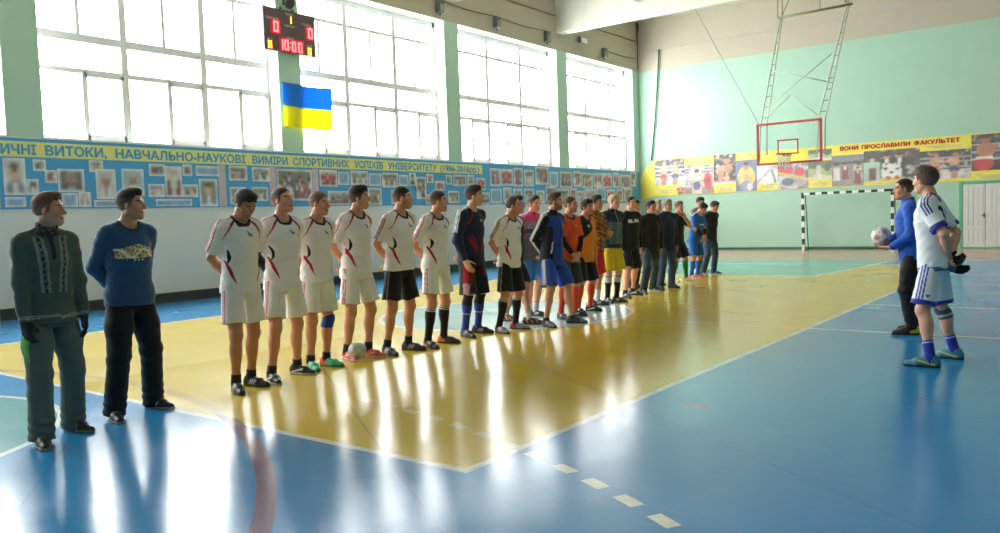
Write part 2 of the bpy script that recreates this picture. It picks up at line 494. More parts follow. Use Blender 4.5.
# ------------------------------------------------------------------ printed photographs (vertex coloured prints)
M_print = attr_mat('printed vinyl', 0.45, 0.4)
SKIN_P = ['#c99a80', '#b98468', '#d8ab90', '#a87860']
def photo_colors(nx, ny, kind, seed, border=True):
    """plain generic pictures: bust portraits, groups, fighters, pitches"""
    rs = np.random.RandomState(seed)
    X, Y = np.meshgrid((np.arange(nx) + 0.5) / nx, (np.arange(ny) + 0.5) / ny)
    asp = nx / ny
    C = np.zeros((ny, nx, 3))
    def put(mask, c, v=0.06):
        cc = np.array(lin(c) if isinstance(c, str) else c)
        C[mask] = cc * (1 + v * rs.randn(int(mask.sum()), 1))
    def ell(cx, cy, rx, ry): return ((X - cx) / rx) ** 2 + ((Y - cy) / ry) ** 2 < 1
    def person(cx, top, h, suit, skin, hair='#3a2c24', tie=False):
        hr = h * 0.115
        put((np.abs(X - cx) < h * 0.20 / asp * (0.75 + 0.25 * (top - Y) / h)) & (Y < top - h * 0.24) & (Y > top - h), suit)
        put(ell(cx, top - h * 0.30, h * 0.19 / asp, h * 0.09), suit)
        put((np.abs(X - cx) < 0.05 * h / asp) & (Y < top - h * .25) & (Y > top - h * .42), '#d9d9d9')
        if tie: put((np.abs(X - cx) < 0.02 * h / asp) & (Y < top - h * .26) & (Y > top - h * .5), '#39455f')
        put(ell(cx, top - hr * 1.15, hr * .85 / asp, hr * 1.1), skin)
        put(ell(cx, top - hr * .55, hr * .88 / asp, hr * .62), hair)
    def crowd(n, cols, y0=0.0, y1=1.0, r=.05):
        for _ in range(n):
            put(ell(rs.rand(), rs.uniform(y0, y1), r * rs.uniform(.5, 1.3) / asp, r * rs.uniform(.6, 1.6)), cols[rs.randint(len(cols))], .1)
    MIX = ['#3a3338', '#57494a', '#8a7468', '#b98f7a', '#c9c4c2', '#6a6a78', '#2a282d']
    if kind == 'portrait':
        bgc = ['#7f9077', '#56645a', '#c9cdd2', '#9db4c9', '#6d6a70'][seed % 5]
        put(X > -1, bgc, 0.12)
        put(ell(.5, -.05, .48, .45), ['#2e3440', '#4a4a52', '#8a8f96', '#d5d8da'][seed % 4])
        put((np.abs(X - .5) < .12 * (.45 - Y) / .4 + .02) & (Y < .42), '#e2e4e6')
        put((np.abs(X - .5) < .03) & (Y < .36), '#4a4e66')
        put(ell(.5, .60, .20, .235), SKIN_P[seed % 4])
        put(ell(.5, .50, .07, .02), '#8c5348')
        put(ell(.42, .63, .035, .018), '#3b2d27'); put(ell(.58, .63, .035, .018), '#3b2d27')
        put(ell(.5, .79, .21, .10), ['#3a2c24', '#8f8a86', '#5c4634', '#b9b6b2'][seed % 4])
    elif kind == 'group':
        put(X > -1, ['#8a9a86', '#a9b4bb', '#6f7c6d', '#8d8078'][seed % 4], 0.15)
        put(Y < .25, ['#9c8f80', '#7d8a77'][seed % 2], .1)
        n = max(3, int(asp * 3.2))
        for row, (t, hh) in enumerate(((.80, .8), (.62, .8))):
            for i in range(n + row):
                person((i + .5 + .2 * rs.randn()) / (n + row), t + .05 * rs.randn(), hh, ['#2c3140', '#9a4046', '#d9dadb', '#33518a', '#45474c'][rs.randint(5)], SKIN_P[rs.randint(4)], tie=rs.rand() < .3)
    elif kind == 'pitch':
        put(X > -1, ['#8f8b84', '#9aa586', '#a39b94'][seed % 3], 0.14)
        put(Y > .72, '#7e8288', .2); put((Y > .72) & (Y < .78), '#4a4b50')
        for i in range(5):
            person(rs.uniform(.12, .88), rs.uniform(.6, .8), .55, ['#e3e3e1', '#5b5a60', '#8a3a3c', '#cfcac4'][rs.randint(4)], SKIN_P[rs.randint(4)])
    elif kind == 'ring':
        put(X > -1, '#33323a', .3); crowd(60, MIX, .35, 1); put(Y < .34, '#cfc9c6', .06); crowd(14, ['#b9b2b0', '#dedad8', '#8f8a8c'], 0, .3, .07)
        for yy in (.42, .58, .74): put(np.abs(Y - yy) < .018, '#cdc7cb')
        for cx, cc, d in ((.3, '#c33036', 1), (.68, '#2f3f7a', -1)):
            put(ell(cx, .58, .10 / asp * 1.4, .2), SKIN_P[0]); put(ell(cx + .02, .82, .05 / asp * 1.5, .085), SKIN_P[1])
            put(ell(cx, .33, .10 / asp * 1.4, .12), cc); put(ell(cx, .13, .07 / asp * 1.4, .16), SKIN_P[1])
            put(ell(cx + .14 * d / asp, .66, .12 / asp, .05), SKIN_P[2]); put(ell(cx + .24 * d / asp, .67, .05 / asp, .06), '#d8d3d6' if d > 0 else '#c33036')
    elif kind == 'boxer':
        put(X > -1, '#25242b', .3); crowd(50, MIX[:3] + MIX[5:], .3, 1)
        for yy in (.32, .52, .72): put(np.abs(Y - yy) < .02, '#cfcbe0')
        put(np.abs(X - .82) < .03, '#cfcde6')
        put(ell(.36, .56, .24, .22), '#b9735a'); put(ell(.36, .84, .12, .11), '#a8654e'); put(ell(.36, .93, .11, .05), '#33221d')
        put(ell(.62, .64, .24, .06), '#b9735a'); put(ell(.8, .66, .12, .08), '#e6e0dc')
        put(ell(.30, .20, .26, .20), '#c21f2a'); put((np.abs(Y - .36) < .035) & (np.abs(X - .33) < .22), '#e8dcd2')
    elif kind == 'redkit':
        put(X > -1, '#b43a42', .08); put(Y > .75, '#c9c0bb', .1); put((Y < .4), '#c9b5ad', .1)
        person(.45, .85, .95, '#c52c34', SKIN_P[0])
        put(ell(.3, .15, .2, .12), '#2c2d34'); put(ell(.75, .2, .15, .15), '#2c2d34')
    elif kind == 'bag':
        put(X > -1, '#a9a5a4', .2); crowd(40, ['#c9c5c4', '#8f8b8c', '#b9a79c', '#6f6c70'], .2, 1, .08); put(Y < .2, '#8f7d76', .1)
        for i in range(7): put(np.abs(Y - (.3 + .1 * i)) < .012, '#d4d0cf')
        person(.42, .86, .95, '#d9b7a2', SKIN_P[2]); put(ell(.42, .28, .13, .16), '#4a5a94')
        put(ell(.8, .42, .14, .30), '#c22a31'); put(ell(.8, .45, .06, .1), '#7d1f25')
    elif kind == 'muscle':
        put(X > -1, '#2a2b33', .35); crowd(40, MIX); put(Y < .14, '#c9434a'); put(Y < .07, '#e1dfdd')
        put(ell(.58, .78, .17, .12), SKIN_P[1]); put(ell(.58, .90, .14, .05), '#2a211e')
        put(ell(.42, .46, .34, .18), SKIN_P[0]); put(ell(.7, .52, .16, .16), SKIN_P[1]); put(ell(.3, .28, .12, .2), SKIN_P[1]); put(ell(.58, .2, .12, .15), SKIN_P[2])
        put(ell(.5, .34, .05, .12), '#56545c')
    elif kind == 'robe':
        put(X > -1, '#6a6f9c', .2)
        put(ell(.5, .45, .42, .36), '#d8c36a'); put(ell(.5, .78, .13, .11), SKIN_P[1]); put(ell(.5, .88, .13, .05), '#3b2b22')
        put(ell(.5, .42, .13, .13), SKIN_P[0]); put(ell(.5, .16, .3, .18), '#8d8ba6'); put(ell(.68, .14, .13, .13), '#d9d6dc')
    elif kind == 'cross':
        put(X > -1, '#dfe0e2', .03)
        put(np.abs((X - .2) - (Y - .25) * .9) < .035, '#6f7680'); put(np.abs((X - .75) + (Y - .6) * .22) < .04, '#59606a')
        put((Y > .72) & (X > .6), '#b9bcc2')
    elif kind == 'race':
        put(X > -1, '#8f8f9a', .25); crowd(50, ['#c9c9d0', '#6b6b78', '#b04a4a', '#a89a8c', '#dcd8d4'], 0, 1, .09)
        put(ell(.25, .78, .26, .22), '#c9333a'); put(ell(.72, .65, .16, .18), '#c8323a'); put(ell(.35, .30, .34, .26), '#b9bcc6'); put(ell(.33, .28, .2, .16), '#5b6173')
        put(ell(.75, .3, .22, .2), '#a7a3ab'); put(np.abs(Y - .5 + .3 * (X - .5)) < .05, '#d9c06a')
        put(ell(.3, .9, .1, .08), '#e4d6cf')
    elif kind == 'field':
        put(X > -1, '#a9b77c', .1); put(Y > .6, '#5e6b52', .25); put(Y < .12, '#d9d5c8')
        person(.45, .92, .8, '#cfcbc4', SKIN_P[1]); put(ell(.82, .62, .14, .2), '#4b5347'); put(ell(.45, .2, .25, .03), '#e0dcd0')
    elif kind == 'podium':
        put(X > -1, '#4a4744', .25); put((Y < .45), '#a9a49c', .15); crowd(50, ['#8f8a84', '#5f5a56', '#b9b2a8', '#3a3735'], 0, 1, .06)
        put((X < .30) & (Y < .62), '#a8c7b4', .08); put((X > .08) & (X < .22) & (Y < .45) & (Y > .05), '#7c3034')
        for cx in (.42, .64): person(cx, .90, .75, '#1f1f24', SKIN_P[0], '#241c19')
        put(ell(.82, .8, .05, .09), '#8a4b3f'); put(ell(.82, .62, .08, .13), '#37332f')
        bx, by = .50, .28
        put(ell(bx, by, .19, .26), '#e6e4e0', .03)
        for ax, ay in ((.0, .0), (-.1, .12), (.11, .1), (-.07, -.16), (.1, -.15)): put(ell(bx + ax, by + ay, .035, .05), '#2a2a2d')
        for hx in (.36, .46, .56, .64): put(ell(hx, .52, .022, .07), '#e9e7e3')
        put((Y < .1) & (X > .3) & (X < .75), '#d9b740'); put(ell(.45, .1, .05, .05), '#b93a34'); put(ell(.6, .1, .05, .05), '#b93a34')
    elif kind == 'trophy':
        put(X > -1, '#9a3a58', .15); put(Y > .5, '#cfc7c2', .1); put(ell(.5, .5, .18, .45), '#dcdad6'); put(ell(.5, .82, .09, .09), SKIN_P[2])
        put(ell(.2, .3, .14, .25), '#6d2740'); put(ell(.8, .3, .14, .25), '#6d2740')
    elif kind == 'text':
        put(X > -1, '#3a8fc4', .02)
        for i in range(ny):
            if i % 2 == 0: put((np.floor(Y * ny) == i) & (np.abs(X - .5) < .42 - .12 * rs.rand()), '#9cc6de', .05)
    elif kind == 'ytext':
        put(X > -1, '#e6d85a', .01)
        for i in range(ny):
            if i % 2 == 1 and 0 < i < ny - 1: put((np.floor(Y * ny) == i) & (np.abs(X - .5) < .42 - .1 * rs.rand()), '#b9b077', .05)
    if border:
        bx = 0.9 / nx; by = 0.9 / ny
        put((X < bx) | (X > 1 - bx) | (Y < by) | (Y > 1 - by), '#e3e7e8', 0.01)
    low = rs.rand(4, 5)[np.minimum((Y * 4).astype(int), 3), np.minimum((X * 5).astype(int), 4)]
    C = C * (.82 + .30 * low[:, :, None])
    C = C * .85 + np.array(lin('#c4c6c4')) * .20
    return np.clip(C, 0, 1)

def print_quad(name, place, s0, s1, t0, t1, kind, seed, parent, cell=0.035, border=True):
    nx = int(np.clip((s1 - s0) / cell, 6, 44)); ny = int(np.clip((t1 - t0) / cell, 6, 44))
    C = photo_colors(nx, ny, kind, seed, border)
    # each cell its own four corners: crisp print
    V, F, K = [], [], []
    ss = np.linspace(s0, s1, nx + 1); ts = np.linspace(t0, t1, ny + 1)
    V = np.array([place(a, b) for b in ts for a in ss])
    ii, jj = np.meshgrid(np.arange(nx), np.arange(ny))
    a = (jj * (nx + 1) + ii).ravel()
    F = np.stack([a, a + 1, a + nx + 2, a + nx + 1], 1)
    # corner colours averaged from the cells around
    P = np.pad(C, ((1, 1), (1, 1), (0, 0)), mode='edge')
    K = (P[:-1, :-1] + P[1:, :-1] + P[:-1, 1:] + P[1:, 1:]) / 4
    return np_mesh(name, V, F, K.reshape(-1, 3), M_print, parent, smooth=False)

# --- blue history banner along the window wall (x = 0)
M_blue = mat('blue vinyl', '#4fa4d8', 0.4, var=0.05)
M_yel = mat('pale yellow vinyl', '#e6e58e', 0.4, var=0.03)
M_ltr = mat('blue lettering', '#4da2d2', 0.4)
M_pink = mat('pale patterned vinyl', '#c9b9bd', 0.45, var=0.35, vscale=18)
def on_left(off):
    return lambda s, t: (off, s, t)
banner = empty('history_banner', (0, 2.4, 1.95))
tag(banner, 'long blue photo banner with yellow heading strip running under the tall windows', 'banner')
banner.location = (0, 0, 0)
MB().box(0.003, 0.02, 2.4, 30.02, 1.955, 3.225).build('backing', M_blue, banner)
MB().box(0.02, 0.024, 2.4, 19.62, 2.89, 3.165).build('heading_strip', M_yel, banner)
def yu(u, v=165): return float(plane_pt(u, v, 0, 0.026)[1])
words = []
for txt, a, b_ in [('ВИТОКИ,', 46, 107.5), ('НАВЧАЛЬНО-НАУКОВІ', 116, 246), ('ВИМІРИ', 252.5, 288), ('СПОРТИВНИХ', 293, 349), ('УСПІХІВ', 354.5, 383), ('УНІВЕРСИТЕТУ', 388, 436.5), ('(1986-2016рр.)', 440, 479)]:
    words.append((txt, yu(a), yu(b_), 2.935, 3.11))
words.insert(0, ('ІСТОРИЧНІ', yu(-48), yu(37.5), 2.935, 3.11))
for w_ in words: text_mesh('heading_word', [w_], lambda s, t: (0.0265, s, t), M_ltr, banner, 0.04)
for u in (222.8, 273.2, 316):
    y = yu(u, 190)
    MB().box(0.02, 0.023, y - 0.09, y + 0.09, 1.97, 2.87).build('divider_strip', M_pink, banner)
MB().box(0.02, 0.023, 5.62, 5.98, 1.97, 2.87).build('divider_strip', M_pink, banner)
PH = [(3.5, 158, 26, 195, 'portrait', 2), (33, 159.5, 46, 171, 'group', 1), (27, 179, 39, 195, 'group', 5), (45, 170, 57, 183, 'group', 2),
      (58, 169, 84.5, 192, 'portrait', 1), (79, 192, 91, 207, 'trophy', 9), (62, 193, 78, 207, 'text', 3), (89, 160, 103, 172, 'pitch', 4), (96, 169, 116, 199, 'portrait', 7),
      (122, 169, 144, 196, 'portrait', 3), (149, 164, 165, 176, 'group', 4), (165, 166.5, 182, 197, 'trophy', 1), (182.5, 164.5, 192, 176, 'group', 7), (148.5, 184, 164.5, 197, 'pitch', 2),
      (182.5, 184.5, 198, 197, 'pitch', 7), (199.5, 179, 217.5, 207, 'portrait', 10), (196, 166, 219, 176, 'text', 1), (156, 199, 192, 206, 'text', 2), (94, 200, 118, 207, 'text', 8), (5, 197, 26, 207, 'text', 4),
      (229, 166, 247, 180.5, 'pitch', 5), (252, 167.5, 269.5, 181.5, 'group', 8), (230, 187, 246, 204, 'group', 3), (252, 187, 268, 201, 'group', 12),
      (277, 169.5, 312, 200.5, 'group', 6), (319.5, 170, 337, 186.5, 'redkit', 2), (338, 172, 349, 185, 'text', 6), (350.5, 171, 368, 185, 'group', 9), (328, 191, 350, 205, 'group', 13),
      (382, 173, 398, 187.5, 'pitch', 8), (368, 188, 381.5, 205, 'pitch', 10), (369, 173.5, 381, 186, 'text', 7), (391, 190, 400, 204, 'pitch', 1), (409, 173, 415.5, 186, 'portrait', 12),
      (399, 175, 408, 186, 'text', 12), (416, 177, 426, 199, 'group', 10), (426.5, 174, 433, 183, 'pitch', 13), (435, 181, 444.5, 190.5, 'redkit', 5), (425.5, 194.5, 433, 204, 'group', 15),
      (445.5, 175, 451.5, 184.5, 'group', 16), (453, 175, 466, 186, 'pitch', 14), (467, 175, 474, 185, 'portrait', 13), (476, 178, 485, 190, 'redkit', 8), (448, 191, 459, 203, 'pitch', 16), (478, 192.5, 489.5, 205, 'group', 17)]
for ip, (u0, v0, u1, v1, k, sd) in enumerate(PH):
    um = (u0 + u1) / 2
    z1 = float(plane_pt(um, v0, 0, 0.024)[2]); z0 = float(plane_pt(um, v1, 0, 0.024)[2])
    z0 = max(z0, 1.975)
    ya, yb = yu(u0, (v0 + v1) / 2), yu(u1, (v0 + v1) / 2)
    off = 0.0225 + 0.0004 * ip
    print_quad('printed_photo', on_left(off), ya, yb, z0, min(z1, 2.875), k, sd, banner)
rs = random.Random(4)
y = 20.05
kinds = ['group', 'pitch', 'group', 'portrait', 'redkit', 'pitch', 'text']
for zlo, zhi in ((2.57, 3.14), (2.02, 2.50)):
    y = 20.0
    while y < 29.3:
        w = rs.uniform(0.42, 0.85)
        dz = rs.uniform(-0.05, 0.06)
        print_quad('printed_photo', on_left(0.0225 + 0.001 * rs.randint(0, 2)), y, min(y + w, 29.85), zlo + dz, zhi + dz + rs.uniform(-.06, .04), kinds[rs.randint(0, 6)], rs.randint(1, 60), banner, 0.05)
        y += w + rs.uniform(0.02, 0.14)

# --- yellow faculty banner on the back wall (y = D)
def on_back(off):
    return lambda s, t: (s, D - off, t)
M_yb = mat('bright yellow vinyl', '#e9dc57', 0.45, var=0.03)
fb = tag(empty('faculty_banner'), 'yellow sports photo banner with red heading on the green back wall', 'banner')
b = MB()
b.box(0.62, 16.2, D - 0.02, D - 0.003, 2.2, 3.68)
b.build('backing', M_yb, fb)
# the wing that wraps round the corner, cut on a slope
MB().prism([(0.02, D - 0.02, 2.02), (0.62, D - 0.02, 2.2), (0.62, D - 0.02, 3.68), (0.25, D - 0.02, 3.35), (0.02, D - 0.02, 2.95)], (0, 0.016, 0)).build('corner_wing', M_yb, fb)
def xu(u, v): return float(plane_pt(u, v, 1, D)[0])
PB = [(655, 159.5, 685, 185, 'ring', 1), (685, 165, 714, 194, 'bag', 2), (677, 185.5, 685, 194.5, 'redkit', 3), (714, 153.6, 736, 184, 'muscle', 4), (736, 160, 757, 191.5, 'robe', 5),
      (757, 165, 778, 183, 'cross', 6), (778, 163.5, 808.5, 190, 'race', 7), (808.5, 149.5, 832, 160, 'field', 8), (808.5, 161, 832, 179, 'field', 9), (832, 155, 864, 187, 'pitch', 3),
      (864, 149.5, 920, 181, 'podium', 11), (920, 150, 971, 179, 'ring', 12), (971.5, 133.5, 1012, 170, 'boxer', 13),
      (687, 156, 712, 163, 'ytext', 1), (738, 153, 756, 159, 'ytext', 2), (657, 188, 676, 194, 'ytext', 3), (716, 186, 735, 192, 'ytext', 4), (759, 184, 777, 190, 'ytext', 5), (811, 181, 830, 187, 'ytext', 6), (925, 144, 968, 148, 'ytext', 7), (976, 173, 1010, 181, 'ytext', 8), (872, 181.5, 915, 184.5, 'ytext', 9)]
for u0, v0, u1, v1, k, sd in PB:
    um, vm = (u0 + u1) / 2, (v0 + v1) / 2
    z1 = float(plane_pt(um, v0, 1, D)[2]); z0 = float(plane_pt(um, v1, 1, D)[2])
    print_quad('printed_photo', on_back(0.022 + 0.0012 * (sd % 3)), xu(u0, vm), xu(u1, vm), max(z0, 2.22), min(z1, 3.67), k, sd, fb, 0.028, border=False)
M_red = mat('red lettering', '#b8322a', 0.45)
words = []
for txt, a, b_ in [('ВОНИ', 840, 858.5), ('ПРОСЛАВИЛИ', 861.5, 910.5), ('ФАКУЛЬТЕТ', 914, 960.5)]:
    vm = 149 - (((a + b_) / 2) - 840) * 0.075
    words.append((txt, xu(a, vm), xu(b_, vm), 3.47, 3.60))
for w_ in words: text_mesh('heading_word', [w_], lambda s, t: (s, D - 0.028, t), M_red, fb, 0.06)

# --- scoreboard on the pier
M_case = mat('scoreboard dark panel', '#5c4a4d', 0.45)
M_led_r = mat('lit red digit', '#ff3030', 0.4, emit='#ff6a6a', estr=3.0)
M_led_y = mat('lit amber digit', '#ffb020', 0.4, emit='#ffc23a', estr=2.2)
M_glowback = mat('red digit window', '#a01020', 0.4, emit='#d0142a', estr=0.5)
M_cap = mat('pale caption lettering', '#cdbfb4', 0.5)
sb = tag(empty('scoreboard'), 'dark electronic scoreboard with red digits hung on the pier between windows', 'scoreboard')
X0 = 0.12
MB().box(0.02, X0, 11.68, 13.17, 5.56, 6.54).build('casing', M_case, sb, 0.01)
for yy in (12.25, 12.6):
    MB().box(0.0, 0.04, yy - .02, yy + .02, 6.5, 6.62).build('hanger', M_steel, sb)
SEG = {'0': 'abcdef', '1': 'bc'}
def digit(ch, yc, zc, w, h, th, m, name='digit'):
    b = MB()
    x0, x1 = X0 + 0.004, X0 + 0.012
    S = {'a': (yc - w / 2, yc + w / 2, zc + h / 2 - th, zc + h / 2), 'd': (yc - w / 2, yc + w / 2, zc - h / 2, zc - h / 2 + th), 'b': (yc + w / 2 - th, yc + w / 2, zc, zc + h / 2), 'c': (yc + w / 2 - th, yc + w / 2, zc - h / 2, zc),
         'f': (yc - w / 2, yc - w / 2 + th, zc, zc + h / 2), 'e': (yc - w / 2, yc - w / 2 + th, zc - h / 2, zc)}
    for q in SEG[ch]:
        b.box(x0, x1, *S[q])
    return b.build(name, m, sb)
def sy(u, v): return float(plane_pt(u, v, 0, X0)[1])
def sz(u, v): return float(plane_pt(u, v, 0, X0)[2])
def px(crop_x, crop_y): return 255 + crop_x / 8.888, crop_y / 8.888
for cx, cy, w, h in ((185, 235, 0.20, 0.27), (490, 300, 0.20, 0.27)):
    u, v = px(cx, cy)
    MB().box(X0, X0 + 0.003, sy(u, v) - .14, sy(u, v) + .14, sz(u, v) - .17, sz(u, v) + .17).build('digit_window', M_glowback, sb)
    digit('0', sy(u, v), sz(u, v), 0.14, 0.25, 0.04, M_led_r)
u, v = px(330, 408)
MB().box(X0, X0 + 0.003, sy(u, v) - .36, sy(u, v) + .36, sz(u, v) - .16, sz(u, v) + .16).build('digit_window', M_glowback, sb)
for ch, cx, cy in (('1', 232, 395), ('0', 280, 400), ('0', 345, 415), ('0', 400, 425)):
    u, v = px(cx, cy); digit(ch, sy(u, v), sz(u, v), 0.12, 0.24, 0.036, M_led_r)
u, v = px(313, 405)
for dz in (-.05, .05):
    MB().box(X0 + .004, X0 + .012, sy(u, v) - .014, sy(u, v) + .014, sz(u, v) + dz - .014, sz(u, v) + dz + .014).build('colon_dot', M_led_r, sb)
for ch, cx, cy, h in (('1', 308, 178, .16), ('0', 132, 392, .17), ('0', 484, 460, .17)):
    u, v = px(cx, cy); digit(ch, sy(u, v), sz(u, v), 0.10, h, 0.034, M_led_y)
caps = []
for txt, cx, cy, w in (('ГОСПОДАРІ', 150, 160, .36), ('ГОСТІ', 455, 222, .28), ('ПЕРІОД', 300, 130, .2), ('ТАЙМ-АУТ', 308, 235, .32), ('ФОЛИ', 130, 345, .15), ('ФОЛИ', 480, 412, .15), ('ЧАС', 315, 345, .2)):
    u, v = px(cx, cy); caps.append((txt, sy(u, v) - w / 2, sy(u, v) + w / 2, sz(u, v) - .02, sz(u, v) + .025))
for w_ in caps: text_mesh('caption', [w_], lambda s, t: (X0 + 0.004, s, t), M_cap, sb, 0.03)

# --- bell above the scoreboard
bl = tag(empty('alarm_bell', (0.0, 12.4, 6.72)), 'small dark alarm bell on the green pier above the scoreboard', 'bell')
MB().box(0.0, 0.05, -.07, .07, -.02, .22).build('bracket', M_dark, bl)
MB().tube([(0.05, 0, .02), (0.09, 0, .02), (.15, 0, .0), (.2, 0, -.03)], [.05, .07, .11, .13], 14).build('horn', M_dark, bl)

# --- national flag hung by its top edge
M_flag = bpy.data.materials.new('thin flag cloth'); M_flag.use_nodes = True
nt = M_flag.node_tree; p = nt.nodes['Principled BSDF']
a = nt.nodes.new('ShaderNodeAttribute'); a.attribute_name = 'Col'
tl = nt.nodes.new('ShaderNodeBsdfTranslucent'); ms = nt.nodes.new('ShaderNodeMixShader'); ms.inputs[0].default_value = 0.45
p.inputs['Roughness'].default_value = 0.8
nt.links.new(a.outputs['Color'], p.inputs['Base Color']); nt.links.new(a.outputs['Color'], tl.inputs['Color'])
nt.links.new(p.outputs[0], ms.inputs[1]); nt.links.new(tl.outputs[0], ms.inputs[2]); nt.links.new(ms.outputs[0], nt.nodes['Material Output'].inputs[0])
nx, nz = 40, 26
V, K = [], []
for j in range(nz + 1):
    for i in range(nx + 1):
        s, t = i / nx, j / nz
        yy = 12.1 + 1.52 * s - 0.05 * t * s
        zz = 4.84 - 1.02 * t - 0.015 * math.sin(PI * s)
        xx = 0.13 + 0.03 * math.sin(s * 9 + t * 2.0) * (0.3 + 0.7 * t) + 0.012 * math.sin(s * 23 + 4 * t)
        V.append((xx, yy, zz)); K.append(lin('#2f8fdc') if j < nz * 0.515 else lin('#f2ea3c'))
F = [(j * (nx + 1) + i, j * (nx + 1) + i + 1, (j + 1) * (nx + 1) + i + 1, (j + 1) * (nx + 1) + i) for j in range(nz) for i in range(nx)]
fl = tag(empty('flag'), 'blue and yellow flag hanging under the scoreboard partly across the window', 'flag')
cl = np_mesh('cloth', V, F, K, M_flag, fl)
sm = cl.modifiers.new('thickness', 'SOLIDIFY'); sm.thickness = 0.003
MB().tube([(0.13, 12.06, 4.845), (0.13, 13.66, 4.845)], 0.012, 6).build('pole', M_steel, fl)
for yy in (12.3, ):
    MB().tube([(0.004, yy, 4.85), (0.13, yy, 4.85)], 0.01, 6).build('hook', M_steel, fl)

# --- small steel wall boxes above the windows
box_places = [(17.86, 'steel box above the green pier between second and third windows'), (20.55, 'steel box above the middle of the third window'), (23.38, 'steel box above the far end of the third window'), (27.28, 'steel box above the smallest far window')]
for y, lab in box_places:
    r = tag(empty('junction_box', (0, y, 7.65)), lab, 'box', 'steel boxes above the windows')
    MB().box(0.0, 0.16, -.10, .10, -.17, .19).build('case', M_steel, r, 0.01)
    MB().box(0.16, 0.19, -.08, .08, -.14, .05).build('lid', mat('dull galvanised lid', '#8b908b', 0.5, 0.4), r)
    MB().tube([(0.08, 0, -.17), (0.08, 0, -.24)], 0.02, 6).build('gland', M_dark, r)
cab = MB()
pts = []
ys = [17.9, 20.55, 23.38]
for a_, b_ in zip(ys[:-1], ys[1:]):
    for i in range(12):
        t = i / 12; pts.append((0.05, a_ + (b_ - a_) * t, 7.86 - 0.05 * math.sin(PI * t)))
pts.append((0.05, ys[-1], 7.86))
tag(cab.tube(pts, 0.012, 5).build('cable', M_dark), 'thin dark cable sagging between the steel boxes over the third window', 'cable')
pts = [(0.03, 27.42 + (29.8 - 27.42) * t, 7.8 - 0.04 * math.sin(PI * t)) for t in np.linspace(0, 1, 12)]
tag(MB().tube(pts, 0.012, 5).build('cable', M_dark), 'thin dark cable over the far window in the corner', 'cable')
# floodlight
fl = tag(empty('floodlight', (0.0, 25.62, 7.86)), 'small floodlight on the lintel between the two far windows', 'light')
MB().box(0, .03, -.06, .06, -.06, .06).tube([(0.0, 0, 0), (.12, -.05, 0.02)], .02, 6).build('arm', M_dark, fl)
MB().prism([(.1, -.28, -.10), (.1, .16, -.10), (.1, .16, .12), (.1, -.28, .12)], (.14, -.02, -.03)).build('housing', M_steel, fl, .01)
MB().prism([(.242, -.27, -.11), (.242, .12, -.11), (.242, .12, .07), (.242, -.27, .07)], (.006, 0, 0)).build('lens', mat('pale lamp glass', '#e8efe9', 0.15), fl)
# ceiling lamp at the beam
lp = tag(empty('ceiling_lamp', (3.2, 23.98, 8.42)), 'small round lamp fixed to the side of the roof beam at top', 'lamp')
MB().tube([(0, .07, 0), (0, -.02, 0), (0, -.06, -.04)], .03, 8).build('arm', M_steel, lp)
MB().tube([(0, -.06, .06), (0, -.08, .02), (0, -.1, -.08), (0, -.1, -.12)], [.04, .07, .12, .13], 14).build('shade', mat('white enamel', '#dfe2df', 0.3), lp)

# rope hanging from the conduit at the back wall
pts = [(1.0 - .45 * t + .04 * math.sin(PI * t), D - 0.06, 8.05 - 4.4 * t) for t in np.linspace(0, 1, 14)]
tag(MB().tube(pts, 0.028, 6).build('hanging_rope', mat('dark green rope', '#3f5a50', 0.8)), 'dark rope hanging slantwise down the left end of the back wall', 'rope')

# --- handball goal
M_gw = mat('white goal paint', '#e6e8e4', 0.4); M_gb = mat('black goal paint', '#1d2422', 0.4)
goal = tag(empty('handball_goal', (6.72, 29.3, 0)), 'black and white striped goal frame in front of the green back wall', 'goal')
W, H, tt = 3.0, 2.04, 0.085
def striped(axis, a, b_, n, first):
    m = MB()
    for i in range(n):
        s0 = a + (b_ - a) * i / n; s1 = a + (b_ - a) * (i + 1) / n
        mi = (i + first) % 2
        if axis == 'z1': m.box(0, tt, 0, tt, s0, s1, mi)
        elif axis == 'z2': m.box(W - tt, W, 0, tt, s0, s1, mi)
        else: m.box(s0, s1, 0, tt, H - tt, H, mi)
    return m
for ax in ('z1', 'z2'):
    striped(ax, 0, H, 10, 0).build('post', [M_gw, M_gb], goal)
striped('x', tt, W - tt, 14, 0).build('crossbar', [M_gw, M_gb], goal)
for x in (0.04, W - 0.04):
    MB().tube([(x, .04, H - .05), (x, .35, H - .1), (x, .62, 0.04)], 0.016, 6).build('stay', M_dark, goal)
    MB().tube([(x, .04, .02), (x, .64, .02)], 0.016, 6).build('foot_bar', M_dark, goal)
    MB().prism([(x - .02, .06, .02), (x - .02, .3, .02), (x - .02, .06, .38)], (.04, 0, 0)).build('gusset', M_dark, goal)
MB().tube([(0, .63, .03), (W, .63, .03)], 0.016, 6).build('rear_bar', M_dark, goal)

